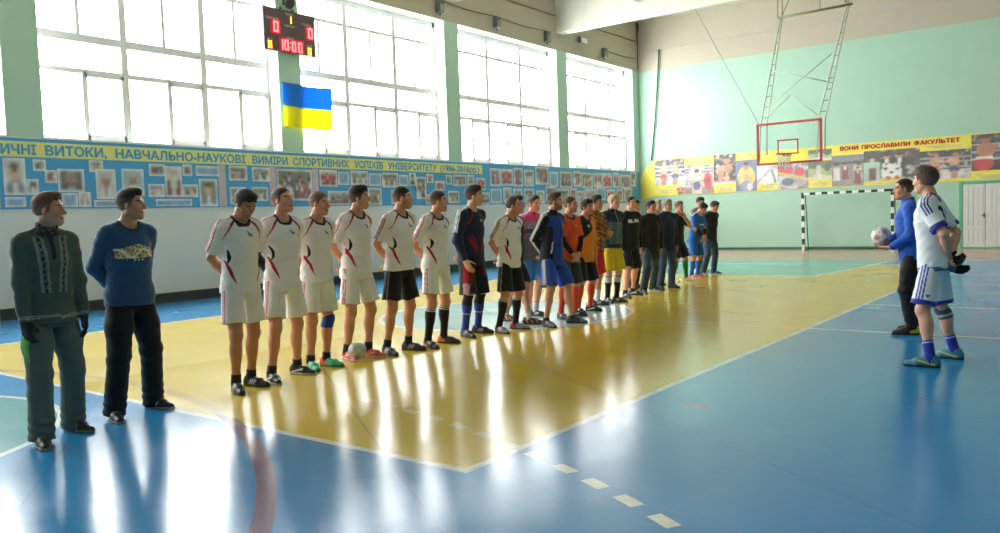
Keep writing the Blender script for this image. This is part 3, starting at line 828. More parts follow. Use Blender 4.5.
# --- suspended basketball backboard
YB = 23.6
bb = tag(empty('basketball_hoop', (8.15, YB, 2.8)), 'clear basketball backboard with red edge hung from the ceiling on lattice arms', 'hoop')
bb.location = (0, 0, 0)
xl, xr, zb, zt = 7.20, 9.05, 2.78, 3.99
M_redp = mat('red backboard paint', '#b5242e', 0.4)
M_wst = mat('chipped white steel', '#c3cbbf', 0.5, var=0.12, vscale=15)
M_ost = mat('olive painted steel', '#6d6f4c', 0.5, var=0.15, vscale=15)
fr_ = MB(); w = 0.06
fr_.box(xl, xr, YB - .03, YB + .03, zb, zb + w).box(xl, xr, YB - .03, YB + .03, zt - w, zt).box(xl, xl + w, YB - .03, YB + .03, zb + w, zt - w).box(xr - w, xr, YB - .03, YB + .03, zb + w, zt - w)
fr_.build('frame', M_redp, bb)
MB().box(xl + w, xr - w, YB - .006, YB + .006, zb + w, zt - w).build('glass_board', M_glass, bb)
xm = (xl + xr) / 2 - .02
tz0, tz1, tw = 3.05, 3.48, 0.30
sq = MB(); q = .04
sq.box(xm - tw, xm + tw, YB - .014, YB - .007, tz0, tz0 + q).box(xm - tw, xm + tw, YB - .014, YB - .007, tz1 - q, tz1).box(xm - tw, xm - tw + q, YB - .014, YB - .007, tz0, tz1).box(xm + tw - q, xm + tw, YB - .014, YB - .007, tz0, tz1)
sq.build('target_square', M_redp, bb)
ring = [(xm + .225 * math.cos(t), YB - .38 + .225 * math.sin(t), 3.05) for t in np.linspace(0, 2 * PI, 25)[:-1]]
rg = MB().tube(ring, .011, 6, closed=True)
rg.box(xm - .09, xm + .09, YB - .16, YB - .015, 3.0, 3.055)
rg.build('rim', M_redp, bb)
net = MB()
for k in range(12):
    for sgn in (1, -1):
        pp = []
        for t in np.linspace(0, 1, 6):
            a = 2 * PI * (k + sgn * t * 1.5) / 12; r = .22 - .10 * t ** .7
            pp.append((xm + r * math.cos(a), YB - .38 + r * math.sin(a), 3.04 - .40 * t))
        net.tube(pp, .006, 4)
net.build('net', mat('off white cord', '#cfc9c2', 0.8), bb)
# lattice arms: two double-chord ladders
zt2 = 6.98
def lattice(x0, x1):
    off = 0.16
    ch = MB()
    ch.tube([(x0 - .05, YB + .12, zb + .15), (x0, YB + .12, zt), (x1, YB + .12, zt2)], .022, 6)
    ch.tube([(x0 + off, YB + .14, zb + .3), (x0 + off + .02, YB + .14, zt), (x1 + .05, YB + .14, zt2)], .02, 6)
    o = ch.build('lattice_arm', M_wst, bb)
    for k in range(9):
        t = (k + .6) / 10
        a = np.array((x0, YB + .12, zt)) * (1 - t) + np.array((x1, YB + .12, zt2)) * t
        c = np.array((x0 + off + .02, YB + .14, zt)) * (1 - t) + np.array((x1 + .05, YB + .14, zt2)) * t
        MB().tube([tuple(a), tuple(c + np.array((0, 0, .02)))], .012, 5).build('rung', M_ost, o)
lattice(7.28, 7.90)
lattice(8.92, 9.72)
MB().tube([(7.82, YB + .13, zt2), (9.85, YB + .13, zt2 + .02)], .035, 8).build('top_beam', M_ost, bb)
for a_, c_ in (((7.55, zt + 1.55), (9.32, zt + .95)), ((7.45, zt + .45), (9.3, zt + 1.75)), ((8.15, zt + .75), (8.95, zt + .08)), ((7.36, zt + .1), (8.15, zt + .75))):
    MB().tube([(a_[0], YB + .13, a_[1]), (c_[0], YB + .13, c_[1])], .016, 5).build('brace', M_wst, bb)
for x in (7.82, 7.95, 9.0, 9.74):
    MB().tube([(x, YB + .13, zt2), (x + .02, YB + .13, ZC)], .013, 5).build('hanger', M_ost, bb)
MB().tube([(7.95, YB + .13, zt2 + .05), (8.9, YB + .5, ZC)], .014, 5).build('brace', M_ost, bb)
MB().tube([(9.7, YB + .13, zt2 + .05), (8.9, YB + .3, ZC)], .014, 5).build('brace', M_ost, bb)
p0 = plane_pt(695, 13, 1, 28.5)
MB().tube([(7.24, YB + .1, zt), tuple(plane_pt(724, 62, 1, 25.5)), (float(p0[0]), 28.0, ZC)], .010, 5).build('stay_wire', M_steel, bb)

# --- door in the back wall
M_door = mat('white door paint', '#d4d6d2', 0.45, var=0.04)
M_dg = mat('groove shadow green grey', '#a9b0aa', 0.6)
M_gf = mat('green door frame paint', '#5fae84', 0.45)
dr = struct(empty('door_1', (11.62, D, 0)))
f = MB().box(-.09, 0, -.06, 0, 0, 2.16).box(0, 1.3, -.06, 0, 2.08, 2.16).box(1.3, 1.39, -.06, 0, 0, 2.16).box(-.09, 1.39, -.05, 0, -.0, .05)
f.build('door_frame', M_gf, dr)
for k in range(2):
    x0 = .005 + k * .65
    lf = MB().box(x0, x0 + .64, -.04, -.004, .05, 2.075)
    for (za, zb2) in ((.18, .62), (.74, 1.95)):
        for c in range(4):
            a_ = x0 + .06 + c * .135
            lf.box(a_, a_ + .115, -.052, -.04, za, zb2)
    lf.build('door_leaf', M_door, dr, .004)
hd = MB().box(.60, .63, -.09, -.04, .98, 1.14).tube([(.615, -.09, 1.06), (.52, -.09, 1.06)], .012, 6)
hd.build('door_handle', M_steel, dr)
#==PART3==
# ------------------------------------------------------------------ people: implicit surfaces meshed by surface nets
def vec(*a): return np.array(a, dtype=float)
def nrm(v):
    v = np.asarray(v, float); return v / (np.linalg.norm(v) + 1e-9)
def rotz(a): c, s = math.cos(a), math.sin(a); return np.array([[c, -s, 0], [s, c, 0], [0, 0, 1.0]])
def roty(a): c, s = math.cos(a), math.sin(a); return np.array([[c, 0, s], [0, 1.0, 0], [-s, 0, c]])
def rotx(a): c, s = math.cos(a), math.sin(a); return np.array([[1.0, 0, 0], [0, c, -s], [0, s, c]])
def rot_axis(ax, a): return np.array(Matrix.Rotation(a, 3, Vector(ax)))

class Field:
    def __init__(self, lo, hi, h, fine=None, hf=None):
        """rectilinear grid; fine = (lo, hi) box in which the spacing shrinks to hf"""
        self.ax = []
        for i in range(3):
            if fine is None:
                self.ax.append(np.arange(lo[i], hi[i] + h, h))
            else:
                a = np.arange(lo[i], max(lo[i], fine[0][i]), h)
                b_ = np.arange(max(lo[i], fine[0][i]), min(hi[i], fine[1][i]), hf)
                c = np.arange(min(hi[i], fine[1][i]), hi[i] + h, h)
                ax = np.concatenate([a, b_, c]); ax = ax[np.concatenate([[True], np.diff(ax) > hf * 0.4])]
                self.ax.append(ax)
        self.F = np.full([len(a) for a in self.ax], 0.2, dtype=np.float32)
        self.h = h
    def _sl(self, lo, hi):
        s = []
        for i in range(3):
            a = int(np.searchsorted(self.ax[i], lo[i])); b_ = int(np.searchsorted(self.ax[i], hi[i]))
            if b_ <= a: return None
            s.append(slice(a, b_))
        return tuple(s)
    def add(self, prim, k=0.02, op='u'):
        lo, hi = prim.bounds()
        m = k + 2.5 * self.h
        sl = self._sl(lo - m, hi + m)
        if sl is None: return
        X = self.ax[0][sl[0]][:, None, None].astype(np.float32); Y = self.ax[1][sl[1]][None, :, None].astype(np.float32); Z = self.ax[2][sl[2]][None, None, :].astype(np.float32)
        d = prim.d(X, Y, Z)
        a = self.F[sl]
        if op == 'u':
            if k > 0:
                hh = np.maximum(k - np.abs(a - d), 0) / k
                self.F[sl] = np.minimum(a, d) - hh * hh * k * 0.25
            else: self.F[sl] = np.minimum(a, d)
        elif op == 's':
            if k > 0:
                nd = -d
                hh = np.maximum(k - np.abs(a - nd), 0) / k
                self.F[sl] = np.maximum(a, nd) + hh * hh * k * 0.25
            else: self.F[sl] = np.maximum(a, -d)
    def cut(self, fn):
        """keep only where fn(X,Y,Z) < 0"""
        X = self.ax[0][:, None, None].astype(np.float32); Y = self.ax[1][None, :, None].astype(np.float32); Z = self.ax[2][None, None, :].astype(np.float32)
        self.F = np.maximum(self.F, fn(X, Y, Z).astype(np.float32))
    def perturb(self, fn):
        X = self.ax[0][:, None, None].astype(np.float32); Y = self.ax[1][None, :, None].astype(np.float32); Z = self.ax[2][None, None, :].astype(np.float32)
        self.F = self.F + fn(X, Y, Z).astype(np.float32)
    def mesh(self):
        F = self.F
        # seal the border
        for i in range(3):
            s = [slice(None)] * 3
            for e in (0, -1):
                s[i] = e; F[tuple(s)] = np.maximum(F[tuple(s)], 0.01)
        nx, ny, nz = F.shape
        S = F < 0
        cnt = np.zeros((nx - 1, ny - 1, nz - 1), np.int8)
        for i in (0, 1):
            for j in (0, 1):
                for k in (0, 1):
                    cnt += S[i:nx - 1 + i, j:ny - 1 + j, k:nz - 1 + k]
        act = (cnt > 0) & (cnt < 8)
        I = np.argwhere(act)
        idx = np.full(act.shape, -1, np.int32); idx[act] = np.arange(len(I))
        acc = np.zeros((len(I), 3)); num = np.zeros(len(I))
        cs = [(i, j, k) for i in (0, 1) for j in (0, 1) for k in (0, 1)]
        for a in cs:
            for ax in range(3):
                if a[ax] == 1: continue
                b_ = list(a); b_[ax] = 1
                ia = I + np.array(a); ib = I + np.array(b_)
                fa = F[ia[:, 0], ia[:, 1], ia[:, 2]]; fb = F[ib[:, 0], ib[:, 1], ib[:, 2]]
                m = (fa < 0) != (fb < 0)
                t = (fa[m] / (fa[m] - fb[m]))[:, None]
                pa = np.stack([self.ax[q][ia[m, q]] for q in range(3)], 1); pb = np.stack([self.ax[q][ib[m, q]] for q in range(3)], 1)
                acc[m] += pa + t * (pb - pa); num[m] += 1
        V = acc / num[:, None]
        Q = []
        for ax in range(3):
            s0 = [slice(None)] * 3; s1 = [slice(None)] * 3
            s0[ax] = slice(0, -1); s1[ax] = slice(1, None)
            A, B = S[tuple(s0)], S[tuple(s1)]
            m = A != B
            o1, o2 = [(1, 2), (2, 0), (0, 1)][ax]
            e = np.argwhere(m)
            ok = (e[:, o1] > 0) & (e[:, o2] > 0) & (e[:, o1] < F.shape[o1] - 1) & (e[:, o2] < F.shape[o2] - 1)
            e = e[ok]
            if not len(e): continue
            def cell(d1, d2):
                c = e.copy(); c[:, o1] += d1; c[:, o2] += d2
                return idx[c[:, 0], c[:, 1], c[:, 2]]
            q = np.stack([cell(-1, -1), cell(0, -1), cell(0, 0), cell(-1, 0)], 1)
            flip = ~A[e[:, 0], e[:, 1], e[:, 2]]
            q[flip] = q[flip][:, ::-1]
            Q.append(q)
        Q = np.concatenate(Q)
        return V, Q

class Cone:
    """round cone between two points; optional flat cut behind point b"""
    def __init__(self, a, b, ra, rb, cut=None, flat=None):
        self.a, self.b, self.ra, self.rb, self.cut = np.array(a, float), np.array(b, float), ra, rb, cut
    def bounds(self):
        r = max(self.ra, self.rb)
        return np.minimum(self.a, self.b) - r, np.maximum(self.a, self.b) + r
    def d(self, X, Y, Z):
        a = self.a.astype(np.float32); ab = (self.b - self.a).astype(np.float32)
        L = float(ab @ ab) + 1e-9
        px, py, pz = X - a[0], Y - a[1], Z - a[2]
        t0 = (px * ab[0] + py * ab[1] + pz * ab[2]) / L
        t = np.clip(t0, 0, 1)
        d = np.sqrt((px - t * ab[0]) ** 2 + (py - t * ab[1]) ** 2 + (pz - t * ab[2]) ** 2) - (self.ra + t * (self.rb - self.ra))
        if self.cut is not None:
            d = np.maximum(d, (t0 - self.cut) * math.sqrt(L))
        return d

class Ell:
    def __init__(self, c, r, R=None):
        self.c, self.r, self.R = np.array(c, float), np.array(r, float), R
    def bounds(self):
        if self.R is None: e = self.r
        else: e = np.sqrt(((self.R * self.r) ** 2).sum(1))
        return self.c - e, self.c + e
    def d(self, X, Y, Z):
        px, py, pz = X - self.c[0], Y - self.c[1], Z - self.c[2]
        if self.R is not None:
            R = self.R.astype(np.float32)
            px, py, pz = (R[0, 0] * px + R[1, 0] * py + R[2, 0] * pz, R[0, 1] * px + R[1, 1] * py + R[2, 1] * pz, R[0, 2] * px + R[1, 2] * py + R[2, 2] * pz)
        r = self.r
        k0 = np.sqrt((px / r[0]) ** 2 + (py / r[1]) ** 2 + (pz / r[2]) ** 2)
        k1 = np.sqrt((px / r[0] ** 2) ** 2 + (py / r[1] ** 2) ** 2 + (pz / r[2] ** 2) ** 2) + 1e-6
        return k0 * (k0 - 1) / k1

class Tub:
    """elliptic tapered tube along a local z axis, flat ends (frame R, origin o)"""
    def __init__(self, o, R, z0, z1, e0, e1):
        self.o, self.R, self.z0, self.z1, self.e0, self.e1 = np.array(o, float), R, z0, z1, e0, e1
    def bounds(self):
        P = []
        for z, e in ((self.z0, self.e0), (self.z1, self.e1)):
            for sx in (-1, 1):
                for sy in (-1, 1):
                    P.append(self.o + self.R @ np.array((e[2] + sx * e[0], sy * e[1], z)))
        P = np.array(P); return P.min(0), P.max(0)
    def d(self, X, Y, Z):
        px, py, pz = X - self.o[0], Y - self.o[1], Z - self.o[2]
        R = self.R
        x = R[0, 0] * px + R[1, 0] * py + R[2, 0] * pz
        y = R[0, 1] * px + R[1, 1] * py + R[2, 1] * pz
        z = R[0, 2] * px + R[1, 2] * py + R[2, 2] * pz
        t = np.clip((z - self.z0) / (self.z1 - self.z0), 0, 1)
        rx = self.e0[0] + t * (self.e1[0] - self.e0[0]); ry = self.e0[1] + t * (self.e1[1] - self.e0[1]); cx = self.e0[2] + t * (self.e1[2] - self.e0[2])
        q = np.sqrt(((x - cx) / rx) ** 2 + (y / ry) ** 2)
        d = (q - 1) * np.minimum(rx, ry)
        return np.maximum(d, np.maximum(self.z0 - z, z - self.z1))

def ik(a, b, l1, l2, pole):
    d = b - a; L = np.linalg.norm(d)
    if L > (l1 + l2) * 0.999:
        b = a + d / L * (l1 + l2) * 0.999; d = b - a; L = np.linalg.norm(d)
    n = d / L
    x = (l1 * l1 - l2 * l2 + L * L) / (2 * L)
    h = math.sqrt(max(l1 * l1 - x * x, 0))
    p = pole - n * (pole @ n); p = nrm(p)
    return a + n * x + p * h, b

M_skin = attr_mat('skin', 0.5, 0.4, 0, 0.08)
M_cloth = attr_mat('knit sportswear', 0.75, 0.25, 0.15, 0, 0.12, 90.0)
M_hair = attr_mat('hair', 0.6, 0.3, 0, 0, 0.5, 160.0)
M_shoe = attr_mat('shoe upper', 0.45, 0.45)
M_sole = mat('shoe sole', '#c9cabf', 0.6)
M_soled = mat('dark shoe sole', '#22242a', 0.6)

def smooth01(x, a, b):
    t = np.clip((x - a) / (b - a), 0, 1); return t * t * (3 - 2 * t)

class Person:
    pass

def hand_prims(wr, dirf, pn, side, S, curl=0.5, spread=0.10, thumb=0.6, scale=1.0):
    """palm and five fingers; dirf along the fingers, pn the palm normal, side = thumb direction"""
    s = S * scale
    dirf = nrm(dirf); pn = nrm(pn - dirf * (pn @ dirf)); sd = nrm(side - dirf * (side @ dirf) - pn * (side @ pn))
    out = []
    offs = [0.030, 0.010, -0.010, -0.029]
    lens = [(.040, .024, .020), (.045, .028, .021), (.041, .026, .020), (.032, .020, .018)]
    palmL = [.090, .094, .090, .082]
    for o, L, pl in zip(offs, lens, palmL):
        k0 = wr + (dirf * pl + sd * o) * s
        out.append((Cone(wr + (dirf * .012 + sd * o * .55) * s, k0, .0165 * s, .0125 * s), .02))
        d = nrm(dirf + sd * o * spread * 20)
        p = k0
        for i, l in enumerate(L):
            d = rot_axis(np.cross(d, pn), curl * (0.8 if i == 0 else 1.0)) @ d
            q = p + d * l * s
            out.append((Cone(p, q, (.0092 - .0007 * i) * s, (.0086 - .0008 * i) * s), .004))
            p = q
    b0 = wr + (dirf * .022 + sd * .022 + pn * .006) * s
    d = nrm(dirf * .62 + sd * .75 + pn * .25 * thumb)
    b1 = b0 + d * .040 * s
    d2 = nrm(d + dirf * .5 + pn * .3 * thumb)
    b2 = b1 + d2 * .032 * s
    b3 = b2 + nrm(d2 + dirf * .25) * .024 * s
    out.append((Cone(b0, b1, .0150 * s, .0112 * s), .012)); out.append((Cone(b1, b2, .0105 * s, .0095 * s), .005)); out.append((Cone(b2, b3, .0095 * s, .0078 * s), .004))
    return out

def make_skeleton(sp):
    """joints in the person's own frame: x forward, y left, z up, root between the feet on the floor"""
    P = Person()
    ppm = sp['ppm']
    H = sp['H']; S = H / 1.8
    P.S, P.H, P.sp = S, H, sp
    th = math.radians(sp.get('th', 0))
    fr = floor_pt(*sp['RF']); fl_ = floor_pt(*sp['LF'])
    root = (fr + fl_) / 2; root[2] = 0
    P.root, P.th = root, th
    RT = rotz(-th)
    P.foot = {}
    for sg, f, key in ((-1, fr, 'Ryaw'), (1, fl_, 'Lyaw')):
        fy = math.radians(sp.get(key, 18 * sg))
        fd = rotz(fy) @ vec(1, 0, 0)
        mid = RT @ (f - root)
        lift = sp.get('lift', {}).get(sg, 0)
        P.foot[sg] = (mid - fd * .065 * S, fd, fy)
    hipc = (P.foot[-1][0] + P.foot[1][0]) / 2 + vec(sp.get('hipx', .04), sp.get('hipy', 0), 0)
    hipc[2] = .935 * S
    for sg in (-1, 1):      # lower the hips until both feet reach
        for _ in range(40):
            hj = hipc + vec(0, sg * .093 * S, 0); an = P.foot[sg][0] + vec(0, 0, .085 * S)
            if np.linalg.norm(hj - an) < .852 * S: break
            hipc[2] -= .006
    P.hipc = hipc
    P.hip, P.knee, P.ank = {}, {}, {}
    for sg in (-1, 1):
        P.hip[sg] = hipc + vec(0, sg * .088 * S, 0)
        an = P.foot[sg][0] + vec(0, 0, .085 * S)
        fd = P.foot[sg][1]
        k, an = ik(P.hip[sg], an, .43 * S, .425 * S, vec(1, sg * .1, 0) * .5 + fd * .5)
        P.knee[sg], P.ank[sg] = k, an
    lean = math.radians(sp.get('lean', 4.0)); tw = math.radians(sp.get('twist', 0)); roll = math.radians(sp.get('roll', 0))
    P.RU = rotz(tw) @ roty(lean) @ rotx(roll)
    P.o = hipc + vec(-.0, 0, .02 * S)
    dz = P.o[2] / S - .955
    # upper frame: U(p) with p in standing coordinates (scaled to 1.8 m)
    P.U = lambda p: P.o + P.RU @ ((np.array(p, float) - vec(0, 0, .955)) * S)
    P.Uinv = lambda V: ((V - P.o) @ P.RU) / S + vec(0, 0, .955)
    P.wid = sp.get('wid', .90)
    P.sh, P.el, P.wr = {}, {}, {}
    for sg, key in ((-1, 'R'), (1, 'L')):
        arm = sp['arms'][key]
        sh = P.U((-.012, sg * .183 * P.wid, 1.45))
        if arm.get('world') is not None: w = arm['world']
        else: w = P.U(np.array(arm['w']) * vec(1, sg, 1))
        pole = P.RU @ (np.array(arm.get('p', (-.4, 1, 0))) * vec(1, sg, 1))
        e, w = ik(sh, w, .295 * S, .262 * S, pole)
        P.sh[sg], P.el[sg], P.wr[sg] = sh, e, w
    # head
    P.RH = rotz(math.radians(sp.get('hyaw', 0))) @ roty(math.radians(sp.get('hpit', 0))) @ rotx(math.radians(sp.get('hroll', 0)))
    nb = P.U((-.018, 0, 1.50))
    hd = P.U((.006, 0, 1.59))
    P.nb = nb
    P.ho = hd + P.RH @ (vec(.028, 0, .097) * S)   # head centre (eye level)
    P.HF = lambda p: P.ho + P.RH @ (np.array(p, float) * S)
    P.HFinv = lambda V: ((V - P.ho) @ P.RH) / S
    return P

def arm_coords(P, V):
    """per vertex: side, t along the arm (0..1 upper, 1..2 fore), distance, fore-aft offset, outward offset"""
    best = None
    for sg in (-1, 1):
        segs = ((P.sh[sg], P.el[sg], 0), (P.el[sg], P.wr[sg], 1))
        for a, b_, base in segs:
            ab = b_ - a; t = np.clip(((V - a) @ ab) / (ab @ ab), 0, 1)
            q = V - (a + t[:, None] * ab)
            d = np.linalg.norm(q, axis=1)
            n = nrm(ab)
            f = P.RU @ vec(1, 0, 0); f = nrm(f - n * (f @ n)); o_ = np.cross(n, f)
            if (o_ @ (P.RU @ vec(0, sg, 0))) < 0: o_ = -o_
            r = np.stack([np.full(len(V), sg), base + t, d / P.S, (q @ f) / P.S, (q @ o_) / P.S], 1)
            best = r if best is None else np.where((r[:, 2] < best[:, 2])[:, None], r, best)
    return best

def head_prims(P):
    S = P.S; HF = P.HF; R = P.RH
    E = lambda c, r, rr=None: Ell(HF(c), np.array(r) * S, R if rr is None else R @ rr)
    C = lambda a, b_, ra, rb: Cone(HF(a), HF(b_), ra * S, rb * S)
    fat = P.sp.get('fat', 1.0)
    add = [(E((-.012, 0, .030), (.095, .075, .088)), .01), (E((.022, 0, -.035), (.068, .060 * fat, .078)), .03)]
    for s in (-1, 1):
        add += [(C((.0, s * .047 * fat, -.058), (.058, s * .016, -.094), .020, .020), .03), (E((.052, s * .040, -.022), (.028, .026, .03)), .02)]
    add += [(C((.070, 0, -.096), (.074, 0, -.092), .019, .019), .02)]
    add += [(C((.076, -.034, .024), (.076, .034, .024), .014, .014), .016)]
    sub = [(C((.100, s * .033, .002), (.100, s * .030, .002), .016, .016), .014) for s in (-1, 1)]
    add2 = [(E((.073, s * .0315, .001), (.0145, .0145, .0125)), .003) for s in (-1, 1)]
    add2 += [(C((.090, 0, .012), (.106, 0, -.024), .008, .0115), .012), (C((.107, 0, -.026), (.109, 0, -.028), .0115, .0115), .006)]
    add2 += [(C((.094, s * .013, -.032), (.096, s * .013, -.032), .0085, .0085), .006) for s in (-1, 1)]
    add2 += [(C((.087, -.017, -.0595), (.087, .017, -.0595), .0065, .0065), .008), (C((.087, -.013, -.072), (.087, .013, -.072), .0075, .0075), .008)]
    ears = [(E((-.006, s * .078, -.006), (.018, .009, .032), rotx(s * .25) @ rotz(s * .35)), .006) for s in (-1, 1)]
    return add, sub, add2 + ears

def body_mesh(P, root):
    sp, S = P.sp, P.S
    h = float(np.clip(.62 / sp['ppm'], .0062, .0095)); hf = float(np.clip(.36 / sp['ppm'], .0035, .006))
    pts = [P.ho + vec(0, 0, .13 * S), P.ho - vec(0, 0, .13 * S)] + [P.foot[s][0] + P.foot[s][1] * .22 * S for s in (-1, 1)] + [P.foot[s][0] - P.foot[s][1] * .1 * S for s in (-1, 1)]
    for s in (-1, 1): pts += [P.el[s], P.wr[s], P.sh[s], P.knee[s], P.hip[s]]
    pts += [p for p in sp.get('_handpts', [])]
    pts = np.array(pts); lo = pts.min(0) - .16 * S; hi = pts.max(0) + .16 * S
    lo[2] = -.012; hi[2] = P.ho[2] + .15 * S
    for s in (-1, 1):
        lo = np.minimum(lo, P.wr[s] - .22 * S); hi = np.maximum(hi, P.wr[s] + .22 * S)
    lo[2] = -.012
    fz = .135 * S
    f = Field(lo, hi, h, (P.ho - fz, P.ho + fz), hf)
    U, R = P.U, P.RU
    w = P.wid
    E = lambda c, r: Ell(U(np.array(c) * vec(1, w, 1)), np.array(r) * S * vec(1, w, 1), R)
    C = lambda a, b_, ra, rb: Cone(U(np.array(a) * vec(1, w, 1)), U(np.array(b_) * vec(1, w, 1)), ra * S, rb * S)
    belly = sp.get('belly', 0)
    f.add(E((0, 0, 1.30), (.104, .148, .22)), 0)
    f.add(E((.028, 0, 1.36), (.082, .130, .10)), .04)
    f.add(C((-.012, -.15, 1.445), (-.012, .15, 1.445), .060, .060), .05)
    for s in (-1, 1): f.add(C((-.018, s * .045, 1.525), (-.014, s * .15, 1.475), .040, .040), .05)
    f.add(E((.0 + belly * .4, 0, 1.10), (.095 + belly, .135 + belly * .5, .16)), .06)
    f.add(E((-.006, 0, .96), (.096, .146, .13)), .06)
    f.add(Cone(P.nb, P.HF((-.022, 0, -.06)), .060 * S, .053 * S), .03)
    for s in (-1, 1):
        hp, kn, an = P.hip[s], P.knee[s], P.ank[s]
        mid = hp * .45 + kn * .55
        f.add(Ell(P.hipc + vec(-.050, s * .072, -.02) * S, vec(.064, .070, .085) * S), .05)
        f.add(Cone(hp, mid, .078 * S, .074 * S), .05)
        f.add(Cone(mid, kn, .074 * S, .055 * S), .03)
        f.add(Ell(kn + P.foot[s][1] * .012 * S, vec(.050, .050, .062) * S), .02)
        cv = kn * .68 + an * .32 - P.foot[s][1] * .018 * S
        f.add(Cone(kn, an, .050 * S, .036 * S), .03)
        f.add(Ell(cv, vec(.052, .052, .115) * S), .03)
        fo, fd, fy = P.foot[s]
        f.add(Cone(fo + vec(0, 0, .045 * S) - fd * .02 * S, fo + fd * .13 * S + vec(0, 0, .026 * S), .028 * S, .016 * S), .008)
        # arms
        sh, el, wr = P.sh[s], P.el[s], P.wr[s]
        f.add(Cone(sh, el, .048 * S, .038 * S), .04)
        f.add(Cone(sh * .55 + el * .45, sh * .45 + el * .55, .043 * S, .042 * S), .03)
        fm = el * .7 + wr * .3
        f.add(Cone(el, fm, .041 * S, .040 * S), .02)
        f.add(Cone(fm, wr, .040 * S, .027 * S), .02)
    for s in (-1, 1):
        for pr, k in P.hands[s]: f.add(pr, k * S)
    add, sub, add2 = head_prims(P)
    for pr, k in add: f.add(pr, k * S)
    for pr, k in sub: f.add(pr, k * S, 's')
    for pr, k in add2: f.add(pr, k * S)
    V, Q = f.mesh()
    # paint: skin, lips, brows, eyes
    skin = np.minimum(np.array(lin(sp.get('skin', '#c9977c'))) * vec(1.22, 1.14, 1.06), .8)
    K = np.tile(skin, (len(V), 1))
    q = P.HFinv(V)
    x, y, z = q[:, 0], q[:, 1], q[:, 2]
    def over(m, c, a=1.0):
        m = m if m.dtype != bool else m.astype(float)
        K[:] = K * (1 - (m * a)[:, None]) + np.array(lin(c) if isinstance(c, str) else c) * (m * a)[:, None]
    hc = sp.get('hair', '#3b2d26')
    fr_ = x > .045
    red = skin * vec(1.02, .80, .76)
    over(fr_ * np.exp(-((np.abs(y) - .042) / .02) ** 2 - ((z + .03) / .022) ** 2), red, .35)
    over((x > .09) * np.exp(-(y / .015) ** 2 - ((z + .026) / .014) ** 2), red, .4)
    over((np.abs(y) > .07) * (np.abs(z + .005) < .035) * (np.abs(x) < .04) * 1.0, red, .35)
    if sp.get('beard'):
        over((x > -.005) * (z < -.045 + .02 * (x < .05)) * (z > -.13) * (1.0 - .8 * ((np.abs(y) < .022) & (np.abs(z + .065) < .012))), hc, sp['beard'])
        over((x > .07) * (np.abs(z + .050) < .006) * (np.abs(y) < .03) * 1.0, hc, sp['beard'])
    else:
        over((x > 0) * (z < -.05) * (z > -.12) * 1.0, skin * .86, .30)
    over(fr_ * (np.abs(y) < .023) * (np.abs(z + .0655) < .0105) * 1.0, skin * vec(.86, .60, .58), .8)
    over(fr_ * (np.abs(y) < .022) * (np.abs(z + .0655) < .0022) * 1.0, '#5a2f2a', .8)
    bz = .0235 + .004 * np.cos((np.abs(y) - .034) / .03)
    over((x > .055) * (np.abs(y) > .012) * (np.abs(y) < .054) * (np.abs(z - bz) < .0052) * 1.0, hc, .85)
    over((x > .06) * ((np.abs(y) - .0315) ** 2 / .0145 ** 2 + (z - .001) ** 2 / .0062 ** 2 < 1) * 1.0, '#bfb2a8', .9)
    over((x > .06) * ((np.abs(y) - .0315) ** 2 + (z - .001) ** 2 < .0062 ** 2) * 1.0, sp.get('eyes', '#3a2c25'), .95)
    over((x > .06) * (np.abs(y) > .017) * (np.abs(y) < .047) * (np.abs(z - .0082) < .0022) * 1.0, '#33231d', .7)
    # knuckles and finger tips a little redder
    for s in (-1, 1):
        d = np.linalg.norm(V - P.wr[s], axis=1)
        a = arm_d = smooth01(d, .22 * S, .10 * S) if False else np.clip(1 - d / (.2 * S), 0, 1)
        over(a, skin * vec(1.0, .86, .82), .3)
    return np_mesh('body', V, Q, K, M_skin, root)

